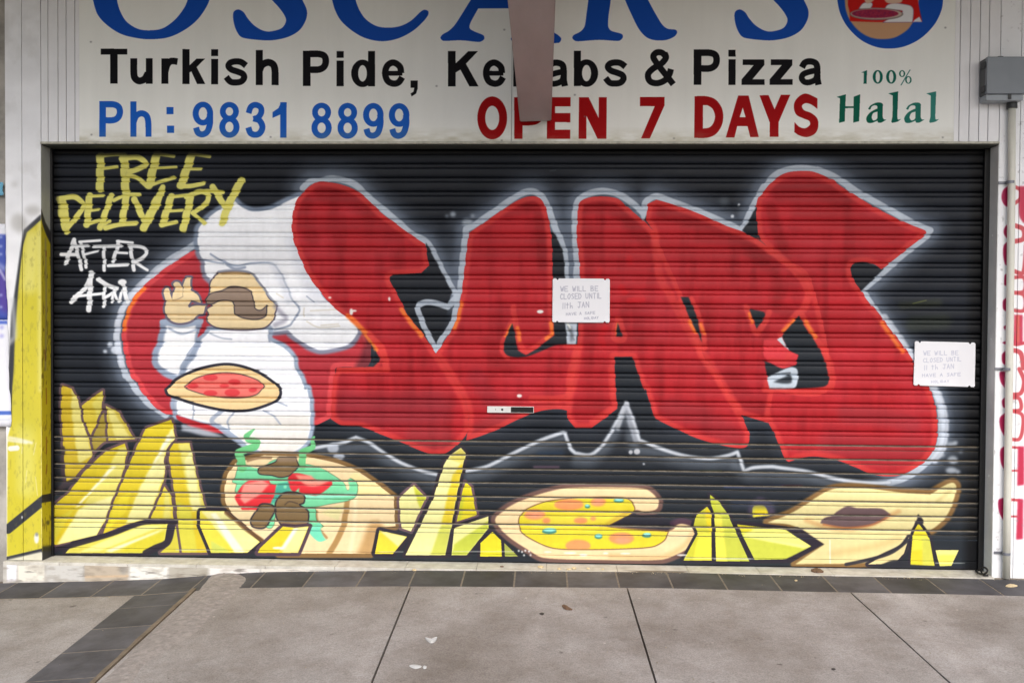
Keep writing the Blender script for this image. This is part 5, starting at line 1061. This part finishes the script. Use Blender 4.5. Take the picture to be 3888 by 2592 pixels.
# ------------------------------------------------------------------ two hand-written notices
def notice(corners, lines, label, crop, ink):
    y = REC-.010
    x0, y0, s = CROP[crop]
    P = [at_y(x0+a*s, y0+b*s, y) for a, b in corners]
    bm = bmesh.new(); nx, ny = 64, 46; n_ = {}
    def inside(u, v):                                  # torn notches beside each corner, rounded corners
        for cu in (.085, .915):
            for cv in (0, 1):
                if abs(u-cu)*1.42 < .030 and abs(v-cv) < .030-abs(u-cu)*1.0: return False
        return True
    for j in range(ny+1):
        for i in range(nx+1):
            u, v = i/nx, j/ny
            q = (Vector(P[0]).lerp(Vector(P[1]), u)).lerp(Vector(P[3]).lerp(Vector(P[2]), u), v)
            for cu in (.085, .915):                    # pinch the edge inwards at the notches
                for cv in (0, 1):
                    d = math.hypot((u-cu)*1.42, v-cv)
                    if d < .034: q.z += (.012 if cv else -.012)*(1-d/.034)
            if min(u, 1-u) < .01 and min(v, 1-v) < .01: q.x += .004*(1 if u < .5 else -1); q.z += .004*(-1 if v < .5 else 1)
            q.y = y-.002*math.sin(u*3.1+v)-.0015*math.sin(v*5)-(.014*max(0, u-.75)/.25 if crop == 'M' else .006*max(0, u-.8)/.2*v)-.005*max(0, v-.85)/.15*abs(math.sin(u*4))
            n_[i, j] = bm.verts.new(q)
    for j in range(ny):
        for i in range(nx): bm.faces.new((n_[i, j], n_[i, j+1], n_[i+1, j+1], n_[i+1, j]))
    r = bmesh.ops.extrude_face_region(bm, geom=bm.faces[:])
    for v in [g_ for g_ in r['geom'] if isinstance(g_, bmesh.types.BMVert)]: v.co.y += .0006
    bmesh.ops.recalc_face_normals(bm, faces=bm.faces[:])
    c = Canvas('y', y, P[3][0]-.005, P[1][0]+.005, P[2][2]-.005, P[0][2]+.005, .0009, (224, 224, 228))
    for text, lx, ly, h, w, slope, thick in lines:
        cx = lx
        for ch in text:
            if ch == ' ': cx += w*.9; continue
            for st_ in STROKES[ch]:
                T = c.tex([(x0+(cx+a*w*.72+random.uniform(-2, 2))*s, y0+(ly-b*h+slope*(cx-lx)+random.uniform(-3, 3))*s) for a, b in st_])
                c._stroke(T, np.full(len(T), thick*s*c.k*.8), ink, .85, .5, None)
            cx += w*(.5 if ch in 'I1' else 1)
    o = obj('notice', bm, c.material('hand_written_notice', .8, .2, 0), None, smooth=True, origin=tuple((P[0]+P[2])/2)); c.uvmap(o)
    tag(o, label, 'notice', 'closing notices on the shutter')
STROKES = {'W': [[(0, 1), (.25, 0), (.5, .7), (.75, 0), (1, 1)]], 'E': [[(1, 1), (0, 1), (0, 0), (1, 0)], [(0, .5), (.8, .5)]], 'I': [[(.2, 1), (.2, 0)]], 'L': [[(0, 1), (0, 0), (.9, 0)]], 'B': [[(0, 0), (0, 1), (.7, .95), (.8, .7), (0, .52), (.85, .4), (.8, .05), (0, 0)]],
           'C': [[(1, .85), (.5, 1), (.05, .6), (.1, .2), (.5, 0), (1, .1)]], 'O': [[(.5, 1), (.05, .6), (.15, .1), (.6, 0), (.95, .4), (.85, .9), (.5, 1)]], 'S': [[(.9, .9), (.4, 1), (.1, .75), (.8, .4), (.8, .1), (.1, .05)]], 'D': [[(0, 0), (0, 1), (.6, .9), (.95, .5), (.6, .08), (0, 0)]],
           'U': [[(0, 1), (.05, .2), (.4, 0), (.85, .2), (.9, 1)]], 'N': [[(0, 0), (0, 1), (.9, 0), (.9, 1)]], 'T': [[(0, 1), (1, 1)], [(.5, 1), (.5, 0)]], '1': [[(.3, 1), (.25, 0)]], 'h': [[(0, 1), (0, 0), (.1, .4), (.6, .45), (.7, 0)]], 't': [[(.4, 1), (.4, 0)], [(0, .7), (.8, .7)]],
           'J': [[(0, 1), (1, 1)], [(.6, 1), (.6, .15), (.3, 0), (0, .2)]], 'A': [[(0, 0), (.45, 1), (.9, 0)], [(.2, .4), (.7, .4)]], 'H': [[(0, 1), (0, 0)], [(.9, 1), (.9, 0)], [(0, .5), (.9, .5)]], 'V': [[(0, 1), (.45, 0), (.9, 1)]], 'F': [[(0, 0), (0, 1), (.9, 1)], [(0, .5), (.7, .5)]], 'Y': [[(0, 1), (.45, .5), (.9, 1)], [(.45, .5), (.4, 0)]]}
notice([(275, 190), (1822, 200), (1815, 1390), (262, 1380)], [('WE WILL BE', 490, 540, 130, 112, -.01, 26), ('CLOSED UNTIL', 480, 750, 140, 100, -.02, 26), ('11th JAN', 530, 1010, 150, 110, -.06, 26), ('HAVE A SAFE', 640, 1190, 70, 74, -.05, 20), ('HOLIDAY', 1130, 1300, 60, 62, -.06, 20)], 'white paper notice in the middle of the shutter, handwriting darker, over red paint', 'N', (160, 160, 176))
notice([(235, 175), (1850, 215), (1835, 1420), (200, 1375)], [('WE WILL BE', 470, 555, 110, 104, -.01, 22), ('CLOSED UNTIL', 460, 750, 110, 92, -.04, 22), ('11 th JAN', 480, 950, 120, 108, -.05, 22), ('HAVE A SAFE', 440, 1140, 80, 98, -.03, 22), ('HOLIDAY', 680, 1300, 60, 78, -.02, 20)], 'white paper notice near the right jamb, faint handwriting, its right edge curling', 'M', (176, 178, 196))

# ------------------------------------------------------------------ meter box, conduit
mb_ = empty('meter_box', tuple(at_y(3820, 300, 0)), 'grey electrical box mounted on the white cladding at the top right', 'electrical box')
F0 = -.092
a = at_y(3750, 216, F0); b = at_y(3902, 355, F0)
bm = bmesh.new(); box(bm, a[0], b[0], -.066, -.0005, b[2], a[2], .004); obj('cabinet', bm, mat('dark_grey_enamel', (.085, .09, .095), .5, .4, .1, 12), mb_)
bm = bmesh.new(); box(bm, a[0]-.001, b[0]+.001, F0, -.0665, b[2]-.001, a[2]+.001, .004); obj('lid', bm, M_grey_box, mb_)
bm = bmesh.new(); c0 = at_y(3742, 357, -.07); c1 = at_y(3882, 383, -.07); box(bm, c0[0], c1[0], -.078, -.0006, c1[2], b[2]-.0015, .003); obj('gland_plate', bm, mat('pale_grey_enamel', (.30, .33, .36), .45, .4, .06, 12), mb_)
for z in (a[2]-.035, b[2]+.030):
    bm = bmesh.new(); box(bm, a[0]-.008, a[0]-.0012, -.075, -.03, z-.016, z+.016, .002); obj('hinge', bm, M_dkplastic, mb_)
bm = bmesh.new(); q = at_y(3797, 209, -.05); box(bm, q[0]-.014, q[0]+.014, -.06, -.03, a[2]+.0012, a[2]+.012, .003); obj('mounting_lug', bm, M_dkplastic, mb_)
bm = bmesh.new(); q = at_y(3834, 365, -.082); box(bm, q[0]-.008, q[0]+.008, -.084, -.0785, q[2]-.016, q[2]+.012, .001); obj('gland_nut', bm, M_dkplastic, mb_)
cd = empty('conduit', tuple(at_y(3840, 2190, -.026)), 'cream plastic conduit pipe running down the right pillar from the grey box', 'conduit')
bm = bmesh.new(); pts = [at_y(x, y, -.026) for x, y in ((3842, 385), (3841, 700), (3836, 1100), (3831, 1500), (3825, 1900), (3821, 2194))]; tube(bm, pts, .0185, 20); obj('pipe', bm, M_conduit, cd, smooth=True)
bm = bmesh.new(); tube(bm, [at_y(3842, 388, -.026), at_y(3842, 412, -.026)], .026, 20); obj('coupling', bm, M_dkplastic, cd, smooth=False)
for x, y in ((3826, 692), (3812, 1401), (3809, 2101)):
    q = at_y(x+11, y, -.026); bm = bmesh.new()
    tube(bm, [Vector(q)+Vector((0, 0, .007)), Vector(q)-Vector((0, 0, .007))], .021, 20); box(bm, q[0]-.052, q[0]+.012, -.006, -.0005, q[2]-.007, q[2]+.007, .001)
    obj('saddle', bm, M_bracket, cd)

# ------------------------------------------------------------------ awning over the pavement with its deep taupe beam
aw = empty('awning', (0, -1.6, ZTOP), 'awning over the pavement, its taupe beam hanging in front of the sign', 'awning')
p0L, p0R = at_y(1974, 463, -.012), at_y(2093, 459, -.012); p1L, p1R = at_y(1927, 0, -1.83), at_y(2109, 0, -1.83)
YE_ = -1.98; t_ = (YE_+.012)/(-1.83+.012)
eL, eR = p0L+(p1L-p0L)*t_, p0R+(p1R-p0R)*t_
bm = bmesh.new(); lo = [bm.verts.new(p) for p in (p0L, p0R, eR, eL)]; hi = [bm.verts.new((p[0], p[1], ZTOP+.03)) for p in (p0L, p0R, eR, eL)]
bm.faces.new(lo[::-1]); bm.faces.new(hi)
for i in range(4): bm.faces.new((lo[i], lo[(i+1) % 4], hi[(i+1) % 4], hi[i]))
bmesh.ops.bevel(bm, geom=bm.edges[:], offset=.004, segments=2, affect='EDGES'); bmesh.ops.recalc_face_normals(bm, faces=bm.faces[:])
obj('beam', bm, M_beam, aw)
bm = bmesh.new(); box(bm, -9, 9, -2.0, .30, ZTOP+.032, ZTOP+.07); obj('roof_sheet', bm, M_soffit, aw)
bm = bmesh.new(); box(bm, -9, 9, -2.04, -2.002, ZTOP-.0, ZTOP+.10, .004); obj('fascia', bm, M_soffit, aw)

# ------------------------------------------------------------------ litter
def lump(name, cr, x, y, r, m, label, cat, group=None, flat=.5, sill=False, surf=None):
    o_ = CROP[cr]; px, py = o_[0]+x*.5, o_[1]+y*.5
    if sill:
        d = ray(px, py); p = CAM+d*((0.0-CAM[2])/d[2])
    else: p = at_g(px, py); p[2] = ground(p[0], p[1])+(.0045)
    bm = bmesh.new(); bmesh.ops.create_icosphere(bm, subdivisions=2, radius=r)
    for v in bm.verts: v.co *= random.uniform(.75, 1.2); v.co.z *= flat
    mz = min(v.co.z for v in bm.verts)
    for v in bm.verts: v.co.z -= mz*.85
    bmesh.ops.translate(bm, verts=bm.verts, vec=tuple(p)); o = obj(name, bm, m, None, smooth=False, origin=tuple(p)); return tag(o, label, cat, group)
def flatbit(name, cr, pts, m, label, cat, th=.003, curl=.0, group=None):
    o_ = CROP[cr]; Q = []
    for x, y in pts: p = at_g(o_[0]+x*.5, o_[1]+y*.5); Q.append(np.array([p[0], p[1], ground(p[0], p[1])+.0062]))
    S_ = spline(np.array([q[:2] for q in Q]), [False]*len(Q), True, k=4)[0]
    bm = bmesh.new(); c_ = S_.mean(0); a_ = [bm.verts.new((x, y, ground(x, y)+.0066+curl*random.uniform(.5, 1))) for x, y in S_]; mid = bm.verts.new((c_[0], c_[1], ground(*c_)+.0066+th))
    for i in range(len(a_)): bm.faces.new((a_[i], a_[(i+1) % len(a_)], mid))
    b_ = [bm.verts.new((v.co.x, v.co.y, ground(v.co.x, v.co.y)+.005)) for v in a_]
    for i in range(len(a_)): bm.faces.new((a_[i], b_[i], b_[(i+1) % len(a_)], a_[(i+1) % len(a_)]))
    bm.faces.new(b_[::-1]); bmesh.ops.recalc_face_normals(bm, faces=bm.faces[:])
    o = obj(name, bm, m, None, smooth=False, origin=(c_[0], c_[1], ground(*c_)+.005)); return tag(o, label, cat, group)
flatbit('eggshell_scrap', 'B4', [(1230, 1238), (1250, 1262), (1275, 1274), (1300, 1266), (1320, 1236), (1285, 1248), (1255, 1246)], M_shell, 'white crescent-shaped scrap lying on the pavement below the middle', 'scrap', .006, .006)
flatbit('paper_scrap', 'B4', [(1108, 1446), (1140, 1438), (1190, 1445), (1200, 1456), (1160, 1468), (1130, 1462)], M_shell, 'flattened off-white scrap on the pavement, larger of two at the bottom edge', 'scrap')
flatbit('paper_scrap', 'B4', [(1210, 1458), (1222, 1446), (1240, 1452), (1236, 1466), (1220, 1470)], M_shell, 'tiny off-white scrap right of the larger flattened one', 'scrap')
flatbit('dry_leaf', 'C4', [(268, 990), (290, 985), (330, 1010), (345, 1022), (300, 1020), (280, 1008)], M_leaf, 'small dark brown leaf on the pavement below the tiles', 'leaf', .006, .003)
flatbit('chewing_gum', 'C4', [(95, 1050), (115, 1042), (132, 1050), (115, 1060)], M_gum, 'flat black gum spot left of the dark leaf', 'gum', .002)
flatbit('chewing_gum', 'D4', [(888, 1470), (905, 1464), (922, 1472), (904, 1480)], M_gum, 'flat black gum spot near the bottom right joint', 'gum', .002)
flatbit('chewing_gum', 'A4', [(1402, 1134), (1430, 1124), (1450, 1132), (1428, 1146)], M_gum, 'flat black gum spot on the rough mortar beside the tile band', 'gum', .002)
flatbit('dry_leaf', 'D4', [(735, 728), (765, 712), (800, 720), (830, 738), (790, 742), (755, 738)], M_leaf, 'curled brown leaf against the step, right of the centre', 'leaf', .012, .012)
CRB = 'crumbs of food along the step'
for k, (cr, x, y, r, lb) in enumerate((('C4', 105, 702, .016, 'largest cream crumb at the left end of the crumb trail under the painted pizza'), ('C4', 245, 712, .010, 'cream crumb second from the left in the trail under the painted pizza'), ('C4', 320, 716, .011, 'cream crumb at the middle of the trail under the painted pizza'), ('C4', 357, 710, .012, 'cream crumb right of the middle of the trail under the painted pizza'), ('C4', 467, 709, .009, 'small cream crumb second from right in the trail under the painted pizza'), ('C4', 578, 713, .007, 'smallest cream crumb at the right end of the trail'), ('B4', 1145, 722, .012, 'cream crumb on a tile joint below the middle chips'), ('D4', 620, 800, .008, 'pale crumb alone on a dark tile near the right leaf'), ('B4', 1812, 697, .011, 'brownish crumb against the step, left of the trail'))):
    lump('crumb', cr, x, y, r, M_crumb if k != 8 else M_leaf, lb, 'crumb', CRB)
lump('crumb', 'B4', 700, 604, .012, M_crumb, 'cream lump sitting up on the sill below the painted kebab', 'crumb', CRB, sill=True, flat=.8)
lump('crumb', 'C4', 1050, 661, .008, M_crumb, 'small cream crumb on the sill left of the painted wrap', 'crumb', CRB, sill=True)
flatbit('dry_leaf', 'D4', [(2212, 842), (2250, 828), (2295, 836), (2300, 842), (2250, 848)], M_crumb, 'pale dry leaf at the far right end of the tile row', 'leaf', .006, .004)
# black cable end at the foot of the right jamb
bm = bmesh.new()
def onsill(cr, x, y, up):
    o_ = CROP[cr]; d = ray(o_[0]+x*.5, o_[1]+y*.5); p = CAM+d*((up-CAM[2])/d[2]); p[1] = min(p[1], REC-.03); return p
pts = [onsill('D4', 1985, 712, .008), onsill('D4', 2010, 735, .012), onsill('D4', 2050, 740, .03), onsill('D4', 2075, 715, .05), onsill('D4', 2055, 690, .055), onsill('D4', 2025, 700, .03), onsill('D4', 2040, 745, .008), onsill('D4', 2082, 750, .008)]
P = spline(np.array(pts), [False]*len(pts), False, k=6)[0]; tube(bm, P, .005, 8)
o = obj('cable', bm, M_cable, None, smooth=True, origin=tuple(pts[0])); tag(o, 'black cable end curled up at the foot of the right jamb', 'cable')

# grit and dust swept against the step
bm = bmesh.new()
for _ in range(420):
    if random.random() < .75: x = random.uniform(-1.9, 2.7); y = Y0-abs(random.gauss(.006, .02))
    else: x = random.uniform(-2.6, 2.7); y = random.uniform(-1.5, Y0-.02)
    r = random.uniform(.0012, .0038); z = ground(x, y)+.0045
    vs = [bm.verts.new((x+r*random.uniform(.5, 1.3)*math.cos(a), y+r*random.uniform(.5, 1.3)*math.sin(a), z-.001)) for a in (0, 1.25, 2.5, 3.8, 5)]
    t = bm.verts.new((x, y, z+r*.8))
    for a, b in zip(vs, vs[1:]+vs[:1]): bm.faces.new((a, b, t))
o = obj('grit', bm, mat('grit_mix', (.40, .33, .22), .9, .2, .3, 3, col2=(.05, .045, .04)))
o['kind'] = 'stuff'; o['label'] = 'fine grit and dust along the foot of the step'; o['category'] = 'grit'
